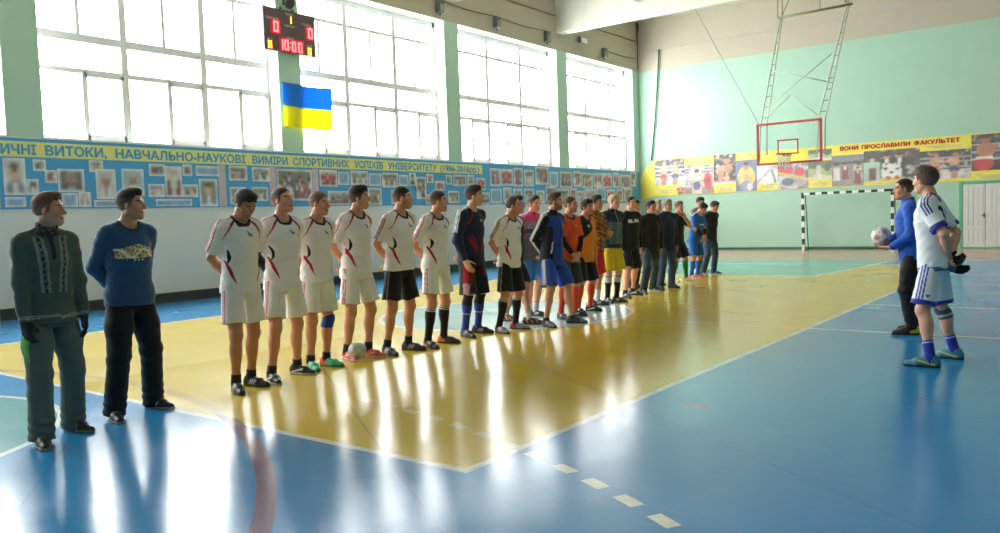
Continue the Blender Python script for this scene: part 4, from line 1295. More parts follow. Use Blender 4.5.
def hair_mesh(P, root):
    sp, S = P.sp, P.S
    st = sp.get('hairstyle', 'short')
    if st == 'bald': return
    h = float(np.clip(.40 / sp['ppm'], .0035, .007))
    ln = {'short': .010, 'crop': .006, 'full': .014, 'buzz': .0045, 'receding': .007}[st]
    lo, hi = P.ho - .15 * S, P.ho + .16 * S
    f = Field(lo, hi, h)
    R = P.RH
    f.add(Ell(P.HF((-.014, 0, .032)), (np.array((.096, .075, .088)) + ln) * S, R), 0)
    if st in ('full', 'short'):
        f.add(Ell(P.HF((.018, 0, .085)), np.array((.062, .058, .034 + ln * .5)) * S, R), .02)
        f.add(Ell(P.HF((.03, 0, .10)), np.array((.055, .050, .024 + ln * .5)) * S, R @ roty(-.15)), .02)
    rx, rz = zip(*((-.13, -.085), (-.06, -.070), (-.028, -.050), (-.02, -.012), (.022, -.020), (.034, .03), (.056, .062), (.085, .082), (.13, .095)))
    rz = list(rz)
    if st == 'receding': rz[-3], rz[-2], rz[-1], rz[-4] = .118, .13, .14, .075
    if st == 'full': rz[-2] -= .012; rz[-3] -= .008; rz[-1] -= .014
    o_, Rm = P.ho, P.RH
    ph = random.Random(sp['id']).uniform(0, 6)
    def keep(X, Y, Z):
        px, py, pz = X - o_[0], Y - o_[1], Z - o_[2]
        x = (Rm[0, 0] * px + Rm[1, 0] * py + Rm[2, 0] * pz) / S; y = (Rm[0, 1] * px + Rm[1, 1] * py + Rm[2, 1] * pz) / S; z = (Rm[0, 2] * px + Rm[1, 2] * py + Rm[2, 2] * pz) / S
        zl = np.interp(x, rx, rz) + .007 * np.sin(y * 95 + ph) * (x > .03) + .004 * np.sin(y * 230 + x * 90)
        fade = np.clip((.055 - z) / .06, 0, 1) * (ln - .002 if st != 'full' else ln * .72)
        tex = .0045 * np.sin(x * 120 + 40 * z + ph) * np.sin(y * 130 + z * 90 + 2 * np.sin(x * 60) + ph) + .003 * np.sin(x * 290 + y * 240 + 3 * np.sin(z * 90))
        q = f.F / S + fade + tex * (1 if st in ('full', 'short') else .35)
        f.F = (q * S).astype(np.float32)
        return (zl - z) * S * .7
    f.cut(keep)
    V, Q = f.mesh()
    q = P.HFinv(V)
    c = np.array(lin(sp.get('hair', '#3b2d26')))
    K = np.tile(c, (len(V), 1))
    K *= (1 + .3 * np.sin(q[:, 1:2] * 330 + q[:, 0:1] * 120 + 2 * np.sin(q[:, 2:3] * 80)))
    if st in ('short', 'crop', 'full'):       # clipped sides show skin through
        a = np.clip((.060 - q[:, 2]) / .075, 0, 1) * (.30 if st == 'full' else .68)
        K = K * (1 - a[:, None]) + np.array(lin(sp.get('skin', '#c9977c'))) * .8 * a[:, None]
    if st == 'buzz':
        K = K * .7 + np.array(lin(sp.get('skin', '#c9977c'))) * .3
    np_mesh('hair', V, Q, np.clip(K, 0, 1), M_hair, root)

def wrinkle(sc, amp, ph):
    def fn(X, Y, Z):
        return amp * (np.sin(Z * 34 * sc + 9 * Y + 5 * X + ph) * np.sin(Y * 17 * sc + X * 13 + ph * 2) + .6 * np.sin(Z * 61 * sc - 22 * Y + 30 * X + ph * 3) * np.sin(X * 37 + ph))
    return fn

def top_mesh(P, root, T):
    """jersey, sweatshirt or jacket. T: name, sleeve ('short'/'long'), hem, loose, paint"""
    sp, S = P.sp, P.S
    h = float(np.clip(.50 / sp['ppm'], .0052, .010))
    g = T.get('loose', .018)
    hem = T.get('hem', .86)
    sl = T.get('sleeve', 'short')
    U, R, w = P.U, P.RU, P.wid
    pts = [U((x, y, z)) for x in (-.2, .2) for y in (-.3, .3) for z in (hem - .03, 1.58)]
    for s in (-1, 1): pts += [P.sh[s], P.el[s]] + ([P.wr[s]] if sl == 'long' else [])
    pts = np.array(pts); f = Field(pts.min(0) - .11 * S, pts.max(0) + .11 * S, h)
    E = lambda c, r: Ell(U(np.array(c) * vec(1, w, 1)), np.array(r) * S * vec(1, w, 1), R)
    C = lambda a, b_, ra, rb: Cone(U(np.array(a) * vec(1, w, 1)), U(np.array(b_) * vec(1, w, 1)), ra * S, rb * S)
    belly = sp.get('belly', 0)
    f.add(E((0, 0, 1.30), (.106 + g, .148 + g, .225)), 0)
    f.add(E((.026, 0, 1.36), (.084 + g, .132 + g * .6, .11)), .05)
    f.add(C((-.012, -.15, 1.442), (-.012, .15, 1.442), .062 + g * .55, .062 + g * .55), .05)
    for s in (-1, 1): f.add(C((-.018, s * .045, 1.525), (-.014, s * .15, 1.475), .042 + g * .4, .042 + g * .4), .05)
    hx = T.get('hemr', (.132 + g * .8, .186 + g * .7))
    f.add(Tub(P.o, R, (hem - .03 - .955) * S, (1.30 - .955) * S, (hx[0] * S, hx[1] * max(w, .97) * S, -.006 * S), ((.100 + g) * S, (.146 + g) * w * S, .004 * S)), .05)
    if belly: f.add(E((.02, 0, 1.10), (.10 + g + belly, .14 + g, .15)), .05)
    if T.get('blouse'):
        f.add(E((0, 0, hem + .07), (.125 + g, .172 + g, .07)), .05)
    for s in (-1, 1):
        sh, el, wr = P.sh[s], P.el[s], P.wr[s]
        if sl == 'short':
            e = sh + (el - sh) * T.get('slen', .80)
            f.add(Cone(sh - (el - sh) * .02, e, (.055 + g * .6) * S, (.050 + g * 1.1) * S, cut=1.0), .04)
        else:
            f.add(Cone(sh, el, (.052 + g * .6) * S, (.042 + g * .75) * S), .04)
            f.add(Cone(el, wr + (wr - el) * .02, (.042 + g * .75) * S, (.032 + g * .55) * S, cut=1.0), .025)
    f.perturb(wrinkle(1.0, .0028 * S * T.get('wr', 1.0), sp['id'] * 1.7))
    # hem and neck opening
    o_, Rm = P.o, R
    def hemcut(X, Y, Z):
        px, py, pz = X - o_[0], Y - o_[1], Z - o_[2]
        z = (Rm[0, 2] * px + Rm[1, 2] * py + Rm[2, 2] * pz) / S + .955
        y = (Rm[0, 1] * px + Rm[1, 1] * py + Rm[2, 1] * pz) / S
        x = (Rm[0, 0] * px + Rm[1, 0] * py + Rm[2, 0] * pz) / S
        far = np.maximum(np.abs(y) - .22 * w, 0) * 3 + np.maximum(-x - .17, 0) * 4 + np.maximum(x - .2, 0) * 4     # arms hang lower than the hem
        return (hem + .006 * np.sin(16 * y + 7 * x + sp['id']) - z - far) * S
    f.cut(hemcut)
    if T.get('collar') == 'up':
        f.add(Cone(P.U((-.022, 0, 1.47)), P.U((-.008, 0, 1.585)), .076 * S, .070 * S, cut=1.0), .02)
        f.add(Cone(P.U((-.015, 0, 1.52)), P.U((.002, 0, 1.64)), .058 * S, .058 * S), .004, 's')
    elif T.get('collar') == 'hood':
        f.add(E((-.085, 0, 1.50), (.06, .11, .055)), .03)
        f.add(Cone(P.U((-.022, 0, 1.47)), P.U((-.008, 0, 1.55)), .080 * S, .076 * S, cut=1.0), .02)
        f.add(Cone(P.U((-.01, 0, 1.50)), P.U((.006, 0, 1.66)), .060 * S, .062 * S), .006, 's')
    else:
        f.add(Cone(P.U((.0, 0, 1.50)), P.U((.004, 0, 1.66)), .066 * S, .072 * S), .008, 's')
    V, Q = f.mesh()
    K = T['paint'](P, V)
    return np_mesh(T['name'], V, Q, np.clip(K, 0, 1), M_cloth, root)

def legs_mesh(P, root, B):
    sp, S = P.sp, P.S
    h = float(np.clip(.55 / sp['ppm'], .0058, .010))
    kind = B['kind']
    pts = [P.hip[s] for s in (-1, 1)] + [P.knee[s] for s in (-1, 1)]
    if kind == 'pants': pts += [P.ank[s] for s in (-1, 1)]
    pts = np.array(pts); f = Field(pts.min(0) - .19 * S, pts.max(0) + vec(.19, .19, .24) * S, h)
    lo = B.get('loose', .016)
    c = P.hipc
    f.add(Ell(c + vec(-.008, 0, .025) * S, (vec(.108, .150, .145) + lo * .35) * S), 0)
    for s in (-1, 1):
        hp, kn, an = P.hip[s], P.knee[s], P.ank[s]
        f.add(Ell(c + vec(-.055, s * .072, -.02) * S, (vec(.076, .078, .09) + lo * .4) * S), .05)
        if kind == 'shorts':
            e = hp + (kn - hp) * B.get('len', .78)
            e = e + vec(0, s * .012, 0) * S
            f.add(Cone(hp, e, (.082 + lo * .35) * S, (.083 + lo * 1.25) * S, cut=1.0), .012)
        else:
            f.add(Cone(hp, hp * .5 + kn * .5, (.087 + lo * .45) * S, (.079 + lo) * S), .02)
            f.add(Cone(hp * .5 + kn * .5, kn, (.079 + lo) * S, (.060 + lo) * S), .03)
            ae = an + vec(0, 0, -B.get('drop', .045)) * S
            f.add(Cone(kn, ae, (.060 + lo) * S, (.052 + lo * B.get('flare', 1.0)) * S, cut=1.0), .03)
    if kind == 'pants':
        az = P.ank[1][2]
        f.perturb(lambda X, Y, Z: (.0045 * np.sin(Z * 95 + Y * 14 + X * 18 + sp['id']) * np.exp(-((Z - az - .04) / .09) ** 2) + .0035 * np.sin(Z * 60 + 20 * Y + 25 * X) * np.exp(-((Z - P.knee[1][2]) / .13) ** 2)) * S)
        f.perturb(wrinkle(.7, .0022 * S, sp['id'] * .9))
    else:
        f.perturb(lambda X, Y, Z: .0040 * S * np.sin(26 * X + 31 * Y + sp['id']) * np.clip((P.hipc[2] - Z) / .3, 0, 1))
        f.perturb(wrinkle(.8, .0020 * S, sp['id'] * .9))
    top = P.hipc[2] + B.get('rise', .07) * S
    f.cut(lambda X, Y, Z: Z - top + 0 * X + 0 * Y)
    V, Q = f.mesh()
    K = B['paint'](P, V)
    return np_mesh(B['name'], V, Q, np.clip(K, 0, 1), M_cloth, root)

def leg_coords(P, V):
    """side, t (0 hip .. 1 knee .. 2 ankle), fore-aft, outward"""
    best = None
    for sg in (-1, 1):
        for a, b_, base in ((P.hip[sg], P.knee[sg], 0), (P.knee[sg], P.ank[sg], 1)):
            ab = b_ - a; t = np.clip(((V - a) @ ab) / (ab @ ab), -.3 if base == 0 else 0, 1.2 if base else 1)
            q = V - (a + t[:, None] * ab)
            d = np.linalg.norm(q, axis=1) + (np.sign(V[:, 1] - P.hipc[1]) != sg) * .02
            r = np.stack([np.full(len(V), sg), base + t, d, q[:, 0] / P.S, q[:, 1] * sg / P.S], 1)
            best = r if best is None else np.where((r[:, 2] < best[:, 2])[:, None], r, best)
    return best

def sock(P, root, s, top, color, bands=(), thick=.005, name='sock', bottom=None):
    """knitted tube on the shin from the ankle up to fraction top (1 = knee)"""
    S = P.S; kn, an, fd = P.knee[s], P.ank[s], P.foot[s][1]
    h = float(np.clip(.5 / P.sp['ppm'], .005, .009))
    lo = np.minimum(kn, an) - .1 * S; hi = np.maximum(kn, an) + .1 * S; lo[2] = min(lo[2], .02)
    f = Field(lo, hi, h)
    f.add(Cone(kn, an, (.050 + thick) * S, (.037 + thick) * S), 0)
    cv = kn * .68 + an * .32 - fd * .018 * S
    f.add(Ell(cv, (vec(.052, .052, .115) + thick) * S), .03)
    f.add(Ell(kn + fd * .012 * S, (vec(.050, .050, .062) + thick) * S), .02)
    f.add(Cone(an, an - vec(0, 0, .05 * S), (.037 + thick) * S, .04 * S), .02)
    n = nrm(kn - an); L = np.linalg.norm(kn - an)
    bt = -.15 if bottom is None else bottom
    def keep(X, Y, Z):
        t = ((X - an[0]) * n[0] + (Y - an[1]) * n[1] + (Z - an[2]) * n[2]) / L
        return np.maximum(t - top, bt - t) * L
    f.cut(keep)
    V, Q = f.mesh()
    K = np.tile(np.array(lin(color)), (len(V), 1))
    t = ((V - an) @ n) / L
    for a, b_, c in bands: K[(t > a) & (t < b_)] = lin(c)
    return np_mesh(name, V, Q, K, M_cloth, root)

def shoe(P, root, s, main, accent='#d9d9d6', sole=None, style='stripes'):
    S = P.S; fo, fd, fy = P.foot[s]
    h = float(np.clip(.5 / P.sp['ppm'], .0045, .008))
    sd = np.cross(vec(0, 0, 1), fd)
    pt = lambda x, y, z: fo + (fd * x + sd * y + vec(0, 0, z)) * S
    f = Field(np.minimum(pt(-.10, 0, 0), pt(.24, 0, 0)) - vec(.08, .08, .02), np.maximum(pt(-.1, 0, 0), pt(.24, 0, 0)) + vec(.08, .08, .14), h)
    ins = -s * .010
    f.add(Cone(pt(-.045, 0, .036), pt(.10, ins * .5, .030), .038 * S, .043 * S), 0)
    f.add(Cone(pt(.10, ins * .5, .028), pt(.185, ins, .020), .044 * S, .030 * S), .02)
    f.add(Cone(pt(-.045, 0, .05), pt(-.03, 0, .078), .033 * S, .036 * S), .02)
    f.add(Cone(pt(-.01, 0, .075), pt(.095, ins * .5, .045), .040 * S, .034 * S), .025)
    zt = .094 * S
    f.cut(lambda X, Y, Z: np.maximum(Z - zt - .12 * ((X - fo[0]) * fd[0] * -1 + (Y - fo[1]) * fd[1] * -1), .008 - Z))
    V, Q = f.mesh()
    x = ((V - fo) @ fd) / S; y = ((V - fo) @ sd) / S; z = V[:, 2] / S
    K = np.tile(np.array(lin(main)), (len(V), 1))
    if style == 'stripes':
        for c in (.025, .050, .075):
            m = (np.abs(x - c - (z - .045) * .7) < .0065) & (z > .026) & (z < .066) & (np.abs(y) > .022); K[m] = lin(accent)
    elif style == 'swoop':
        m = (np.abs(z - .03 - .25 * (x + .02)) < .007) & (x > -.04) & (x < .1) & (np.abs(y) > .02); K[m] = lin(accent)
    elif style == 'heel':
        K[(x < .035 - (z - .03) * .6)] = lin(accent)
    elif style == 'toe':
        K[(x > .115)] = lin(accent)
    elif style == 'flash':
        K[(np.sin(x * 90 + z * 60) > .45) & (np.abs(y) > .018) & (z < .07)] = lin(accent)
    lace = (x > .055) & (x < .125) & (np.abs(y - ins * .5) < .014) & (np.sin(x * 330) > .1) & (z > .045)
    K[lace] = np.array(lin(main)) * .72 + np.array(lin(accent)) * .28
    o = np_mesh('shoe', V, Q, K, M_shoe, root)
    f = Field(np.minimum(pt(-.10, 0, 0), pt(.24, 0, 0)) - vec(.08, .08, .01), np.maximum(pt(-.1, 0, 0), pt(.24, 0, 0)) + vec(.08, .08, .03), h * .8)
    f.add(Cone(pt(-.045, 0, .025), pt(.10, ins * .5, .025), .043 * S, .048 * S), 0)
    f.add(Cone(pt(.10, ins * .5, .025), pt(.188, ins, .022), .048 * S, .034 * S), .02)
    f.cut(lambda X, Y, Z: np.maximum(Z - .020, .001 - Z) + 0 * X + 0 * Y)
    V, Q = f.mesh()
    V[:, 2] = np.maximum(V[:, 2], 0.0)
    sm = M_soled if sole is None else mat('shoe sole ' + sole, sole, .55)
    np_mesh('sole', V, Q, None, sm, o)
    return o

def arm_tube(P, root, s, t0, t1, color, name, thick=.006, loose=None):
    """sleeve-like band on the forearm (t 1..2) or upper arm"""
    S = P.S
    h = float(np.clip(.5 / P.sp['ppm'], .005, .009))
    sh, el, wr = P.sh[s], P.el[s], P.wr[s]
    pts = np.array([sh, el, wr]); f = Field(pts.min(0) - .1, pts.max(0) + .1, h)
    def at(t): return sh + (el - sh) * t if t < 1 else el + (wr - el) * (t - 1)
    def rad(t): return float(np.interp(t, [0, 1, 1.3, 2], [.053, .041, .040, .028])) * S + thick
    ts = sorted(set([t0, t1] + [t for t in (1.0, 1.3) if t0 < t < t1]))
    for a, b_ in zip(ts[:-1], ts[1:]):
        f.add(Cone(at(a), at(b_), rad(a), rad(b_)), .008)
    a0, a1 = at(t0), at(t1); n0 = nrm(at(t0 + .05) - a0); n1 = nrm(a1 - at(t1 - .05))
    f.cut(lambda X, Y, Z: np.maximum(-((X - a0[0]) * n0[0] + (Y - a0[1]) * n0[1] + (Z - a0[2]) * n0[2]), (X - a1[0]) * n1[0] + (Y - a1[1]) * n1[1] + (Z - a1[2]) * n1[2]))
    V, Q = f.mesh()
    if not len(V): return
    return np_mesh(name, V, Q, np.tile(np.array(lin(color)), (len(V), 1)), M_cloth, root)

def glove(P, root, s, color):
    h = float(np.clip(.5 / P.sp['ppm'], .0048, .008)); S = P.S
    pts = []
    for pr, k in P.hands[s]: pts += list(pr.bounds())
    pts = np.array(pts); f = Field(pts.min(0) - .03, pts.max(0) + .03, h)
    for pr, k in P.hands[s]:
        f.add(Cone(pr.a, pr.b, pr.ra + .0035, pr.rb + .0035), k)
    el, wr = P.el[s], P.wr[s]
    f.add(Cone(wr + (el - wr) * .12, wr, .032 * S, .030 * S), .015)
    V, Q = f.mesh()
    K = np.tile(np.array(lin(color)), (len(V), 1))
    return np_mesh('glove', V, Q, K, M_cloth, root)

# ---------------- clothing paints
def base(V, c): return np.tile(np.array(lin(c)), (len(V), 1))
def stripes_on_sleeve(P, V, K, c, pitch=.022, half=.0062, tmax=1.0):
    a = arm_coords(P, V); u = P.Uinv(V)
    m = (a[:, 4] > .012) & (a[:, 2] < .12) & (a[:, 1] < tmax) & (np.abs(u[:, 1]) > .10)
    top = (u[:, 2] > 1.45) & (np.abs(u[:, 1]) > .075)
    off = np.where(a[:, 1] <= 0.001, u[:, 0] + .012, a[:, 3])
    hit = np.zeros(len(V), bool)
    for q in (-pitch, 0, pitch): hit |= np.abs(off - q) < half
    K[(m | top) & hit] = lin(c)
    return a, u

def paint_white_kit(sleevec='#a83246'):
    def fn(P, V):
        K = base(V, '#ece9e8')
        u = P.Uinv(V); x, y, z = u.T
        ay = np.abs(y)
        a, _ = stripes_on_sleeve(P, V, K, sleevec)
        front = x > .0
        torso = (a[:, 2] > .060) | (a[:, 4] < -.01) | (ay < .19 * P.wid)
        # raglan piping from collar to armpit
        zc = np.interp(ay, [.06, .09, .12, .15, .175], [1.535, 1.505, 1.475, 1.425, 1.36])
        th = np.interp(ay, [.06, .10, .14, .18], [.010, .016, .018, .008])
        K[front & torso & (np.abs(z - zc) < th) & (ay < .178) & (ay > .055)] = lin('#b31f33')
        # black then red crescents on each flank
        t = (z - 1.13) / .15
        cy = .155 - .018 * np.sin(np.clip(t, 0, 1) * PI)
        K[front & torso & (t > 0) & (t < 1) & (np.abs(ay - cy) < .013 * np.sin(np.clip(t, 0, 1) * PI) * .75)] = lin('#1b1c22')
        t = (z - .965) / .215
        cy = .088 + .075 * np.clip(t, 0, 1) ** .7
        K[front & torso & (t > 0) & (t < 1) & (np.abs(ay - cy) < .0115 * np.sin(np.clip(t, 0, 1) * PI) ** .8)] = lin('#b31f33')
        # black collar
        d = np.hypot(x - .0, y) ; K[(z > 1.465) & (d < .092) & (ay < .09)] = lin('#26262b')
        logo(K, x, y, z, .035, 1.40, '#23242a', 1.15)
        return K
    return fn

def logo(K, x, y, z, yc, zc, c, s=1.0):
    """three slanted bars rising to one side"""
    for i, hh in enumerate((.016, .027, .038)):
        u = (y - yc) / s + (i - 1) * .013 ; v = (z - zc) / s
        K[(x > .05) & (np.abs(u + (v) * .35) < .0048) & (v > -.016) & (v < -.016 + hh)] = lin(c)

def side_stripes(P, V, K, c, n=3, pitch=.018, half=.0055, x0=0.0, t0=-9, t1=9):
    l = leg_coords(P, V)
    for i in range(n):
        q = x0 + (i - (n - 1) / 2) * pitch
        K[(l[:, 4] > .03) & (np.abs(l[:, 3] - q) < half) & (l[:, 1] > t0) & (l[:, 1] < t1)] = lin(c)
    return l

def paint_shorts(c, stripe=None, n=3, x0=0.01, pitch=.018, half=.0055, hemc=None, extra=None):
    def fn(P, V):
        K = base(V, c)
        if stripe:
            l = side_stripes(P, V, K, stripe, n, pitch, half, x0)
        if hemc:
            l = leg_coords(P, V); K[l[:, 1] > hemc[1]] = lin(hemc[0])
        if extra: extra(P, V, K)
        return K
    return fn

def paint_plain(c, extra=None):
    def fn(P, V):
        K = base(V, c)
        if extra: extra(P, V, K, P.Uinv(V))
        return K
    return fn

TXT = {}
def draw_text(K, u, txt, yc, zc, w, hgt, color, back=False, arc=0.0, bold=0.0, only=None):
    if txt not in TXT: TXT[txt] = text_tris(txt)
    Vt, T = TXT[txt]
    lo, hi = Vt.min(0), Vt.max(0)
    s = (u[:, 1] - yc) / w * (1 if back is False else -1)
    # seen from the front, the person's left (+y) is on the viewer's right
    X = lo[0] + (s + .5) * (hi[0] - lo[0]); Y = (u[:, 2] - zc + arc * s * s) / hgt * .72
    m = (u[:, 0] > .03) if not back else (u[:, 0] < -.03)
    if only is not None: m = m & only
    idx = np.where(m & (np.abs(s) < .56) & (Y > -.1) & (Y < .9))[0]
    if not len(idx): return
    hit = in_text(Vt, T, np.stack([X[idx], Y[idx]], 1))
    if bold:
        for dx in (-bold, bold):
            hit |= in_text(Vt, T, np.stack([X[idx] + dx, Y[idx]], 1)) | in_text(Vt, T, np.stack([X[idx], Y[idx] + dx], 1))
    K[idx[hit]] = lin(color)

# ---------------- arm poses (w = wrist in standing coordinates, y outward; p = elbow pole)
BACK = dict(w=(-.135, .035, .985), p=(-.55, .9, -.1), hand='back')
SIDE = dict(w=(.045, .265, .885), p=(-.6, .35, 0), hand='side')
FOLD = dict(w=(.165, .055, .965), p=(-.35, 1, 0), hand='front')
CROSS = dict(w=(.20, -.06, 1.20), p=(.1, .9, -.6), hand='cross')
THIGH = dict(w=(.12, .19, .90), p=(-.7, .5, 0), hand='side')
LOOSE = dict(w=(.02, .245, .89), p=(-.7, .4, 0), hand='side')

def set_hands(P):
    P.hands = {}
    for s, key in ((-1, 'R'), (1, 'L')):
        arm = P.sp['arms'][key]
        el, wr = P.el[s], P.wr[s]
        fa = nrm(wr - el)
        Y = P.RU @ vec(0, s, 0); X = P.RU @ vec(1, 0, 0); Z = P.RU @ vec(0, 0, 1)
        k = arm['hand']
        if k == 'side':
            P.hands[s] = hand_prims(wr, fa + X * .12 - Y * .05, -Y * .9 - X * .3, X * .9 - Y * .3, P.S, .38, .06)
        elif k == 'back':
            P.hands[s] = hand_prims(wr, nrm(fa * .6 - Y * .8 - Z * .35), X * .2 - Y * .2 + Z * .2 - X, Z * .5 - X, P.S, .55, .05)
        elif k == 'front':
            P.hands[s] = hand_prims(wr, nrm(fa * .7 - Y * .6 - Z * .35), -X, Z + X * .2, P.S, .45, .04)
        elif k == 'cross':
            P.hands[s] = hand_prims(wr, nrm(fa * .9 - Y * .3), -X, Z, P.S, .3, .04)
        elif k == 'custom':
            d, n_, sd, cu = arm['h']
            m = vec(1, s, 1)
            P.hands[s] = hand_prims(wr, P.RU @ (np.array(d) * m), P.RU @ (np.array(n_) * m), P.RU @ (np.array(sd) * m), P.S, cu, .10)

def make_person(sp):
    # height from the head top seen in the photo
    fr, fl_ = floor_pt(*sp['RF']), floor_pt(*sp['LF'])
    mid = (fr + fl_) / 2
    dep = float(CAM_ROT[2] @ (mid - CAM_POS))
    sp['ppm'] = FPX / dep
    P = make_skeleton(sp)
    set_hands(P)
    root = empty('person', tuple(P.root), P.th)
    tag(root, sp['label'], 'person', 'players lined up along the hall' if sp.get('row', True) else None)
    body_mesh(P, root)
    hair_mesh(P, root)
    for T in sp.get('tops', []): top_mesh(P, root, T)
    if sp.get('legs'): legs_mesh(P, root, sp['legs'])
    for s in (-1, 1):
        if sp.get('sock'): sock(P, root, s, *sp['sock'])
        shoe(P, root, s, *sp['shoe'])
    if sp.get('extra'): sp['extra'](P, root)
    return P, root
#==PART4==
# ------------------------------------------------------------------ the people, from the left of the photo to the right
def H_for(sp):
    if 'H' in sp: return
    mid = (floor_pt(*sp['RF']) + floor_pt(*sp['LF'])) / 2
    lo, hi = 0.5, 3.0
    for _ in range(40):
        m = (lo + hi) / 2
        q = CAM_ROT @ (np.array((mid[0], mid[1], m)) - CAM_POS)
        v = 266.5 - FPX * q[1] / q[2]
        if v > sp['top']: lo = m
        else: hi = m
    sp['H'] = lo - .012

def A(r, l=None):
    return {'R': r, 'L': l or r}

WHITE_TOP = dict(name='jersey', sleeve='short', hem=.855, loose=.015, wr=1.7, paint=paint_white_kit())
def white_shorts(**k):
    d = dict(name='shorts', kind='shorts', len=.80, loose=.017, paint=paint_shorts('#ebe9e4', '#a83246', 3, .012)); d.update(k); return d
def black_shorts(**k):
    d = dict(name='shorts', kind='shorts', len=.86, loose=.017, paint=paint_shorts('#1d1e24', '#b9b7ae', 1, .02, half=.004)); d.update(k); return d

# grey-green embroidered sweatshirt
def p1_paint(P, V):
    u = P.Uinv(V); x, y, z = u.T
    K = base(V, '#4d5a52')
    f = (x > .03) & (z < 1.50) & (z > 1.10)
    for sg in (-1, 1):
        c = sg * (.055 + .12 * (z - 1.10) * .6)
        d = y - c
        for o in (-.026, -.018, .018, .026): K[f & (np.abs(d - o) < .0035)] = lin('#848c80')
        dia = (np.abs(((z * 22) % 1) - .5) + np.abs(d) / .026) < .48
        K[f & dia & (np.abs(d) < .018)] = lin('#1d2420')
        K[f & (np.abs(np.abs(((z * 22) % 1) - .5) + np.abs(d) / .022 - .55) < .07) & (np.abs(d) < .017)] = lin('#7d867b')
    K[(x > .05) & (np.abs(y) < .016) & (z > 1.34)] = lin('#20262a')
    K[(z < .875) & (z > .865)] = lin('#3b4640')
    a = arm_coords(P, V)
    for t in (1.90, 1.95): K[(np.abs(a[:, 1] - t) < .012)] = lin('#9aa39b')
    return K
def p1_pants(P, V):
    K = base(V, '#5a6660'); l = leg_coords(P, V)
    t = l[:, 1]; w = .035 * np.clip(1 - np.abs(t - .45) / .42, 0, 1)
    K[(l[:, 4] > .02) & (l[:, 0] < 0) & (np.abs(l[:, 3] - .035) < w)] = lin('#55b83c')
    return K
def scarf(P, root):
    S = P.S; f = Field(P.nb - .16 * S, P.nb + .2 * S, .006)
    a, b_ = P.U((-.02, 0, 1.515)), P.HF((-.012, 0, -.105))
    f.add(Cone(a, b_, .083 * S, .073 * S, cut=1.0), 0)
    f.add(Cone(P.U((.035, .02, 1.50)), P.U((.035, -.02, 1.50)), .045 * S, .045 * S), .03)
    f.add(Cone(P.U((-.08, -.03, 1.53)), P.U((-.115, -.09, 1.50)), .02 * S, .012 * S), .02)
    f.perturb(lambda X, Y, Z: .004 * np.sin(Z * 120 + X * 50 + Y * 40) * S)
    V, Q = f.mesh()
    K = base(V, '#262b2c'); m = np.sin(V[:, 0] * 110 + V[:, 2] * 90) * np.sin(V[:, 1] * 100 - V[:, 2] * 70); K[m > .45] = lin('#59655c'); K[m < -.6] = lin('#3d2f35')
    np_mesh('scarf', V, Q, K, M_cloth, root)
def p1_extra(P, root):
    scarf(P, root)
    for s in (-1, 1): glove(P, root, s, '#23252c')

def p2_paint(P, V):
    u = P.Uinv(V); x, y, z = u.T
    K = base(V, '#2c4f76')
    s = (y - .0) / .152; t = (z - 1.318) / .064
    ph = (x > .03) & (np.abs(s) < 1) & (t > -.7) & (t < .45 + .55 * np.exp(-(s / .55) ** 2)) & (t < 1.25 - .6 * np.abs(s + .1) ** 2 * .9) & (t > -.75 + .15 * s)
    n = np.sin(y * 70 + z * 60 + 2 * np.sin(z * 130)) * np.sin(z * 110 - y * 60 + 2 * np.sin(y * 80))
    K[ph] = lin('#b9a468'); K[ph & (n > .3)] = lin('#e3dcc2'); K[ph & (n < -.45)] = lin('#7c6a45')
    K[ph & (np.abs(t + .1 - .5 * np.sin(s * 5)) < .14)] = lin('#efe9d6')
    q = (x > .03) & (np.abs(y) < .085) & (np.abs(z - 1.262) < .007) & (np.sin(y * 210) > -.1) & (np.sin(y * 47 + 1) > -.5)
    K[q] = lin('#b9c6cf')
    d = np.hypot(x, y); K[(z > 1.47) & (d < .092) & (np.abs(y) < .09)] = lin('#21405f')
    return K

# navy goalkeeper jersey
def p9_paint(P, V):
    K = base(V, '#20263f')
    a, u = stripes_on_sleeve(P, V, K, '#c9cbd0', .024, .0075, .72)
    x, y, z = u.T; ay = np.abs(y); fr_ = (x > .0) & ((a[:, 4] < 0) | (a[:, 2] > .06) | (ay < .19))
    zc = np.interp(ay, [.05, .10, .15, .17], [1.50, 1.42, 1.36, 1.28]); K[fr_ & (np.abs(z - zc) < .017) & (ay < .175) & (ay > .05)] = lin('#7d1e2c')
    for k in (0, 1):
        t = (z - .99 - .035 * k) / .24; cy = .03 + .11 * np.clip(t, 0, 1) - .02 * k
        K[fr_ & (t > 0) & (t < 1) & (np.abs(ay - cy) < .013 * np.sin(np.clip(t, 0, 1) * PI))] = lin('#8c1f2e')
    logo(K, x, y, z, .03, 1.40, '#d7d8dc')
    K[(a[:, 1] > 1.9)] = lin('#1a1d2b')
    return K
def p9_shorts(P, V):
    K = base(V, '#1c1d2a'); l = leg_coords(P, V)
    K[(l[:, 4] > .0) & (np.abs(l[:, 3] - .055) < .030)] = lin('#a31f2f')
    m = (l[:, 4] > .0) & (np.abs(l[:, 3] - .055) < .034) & (l[:, 1] > .72); K[m & (np.sin(l[:, 1] * 160 + l[:, 3] * 90) > .2)] = lin('#dcdce0')
    K[(l[:, 4] > .0) & (np.abs(l[:, 3] - .093) < .004)] = lin('#6d1a26')
    return K
def leggings(P, root):
    for s in (-1, 1): sock(P, root, s, 1.16, '#17181d', [(1.0, 1.03, '#b9b9b4')], .007, 'knee_legging', .70)

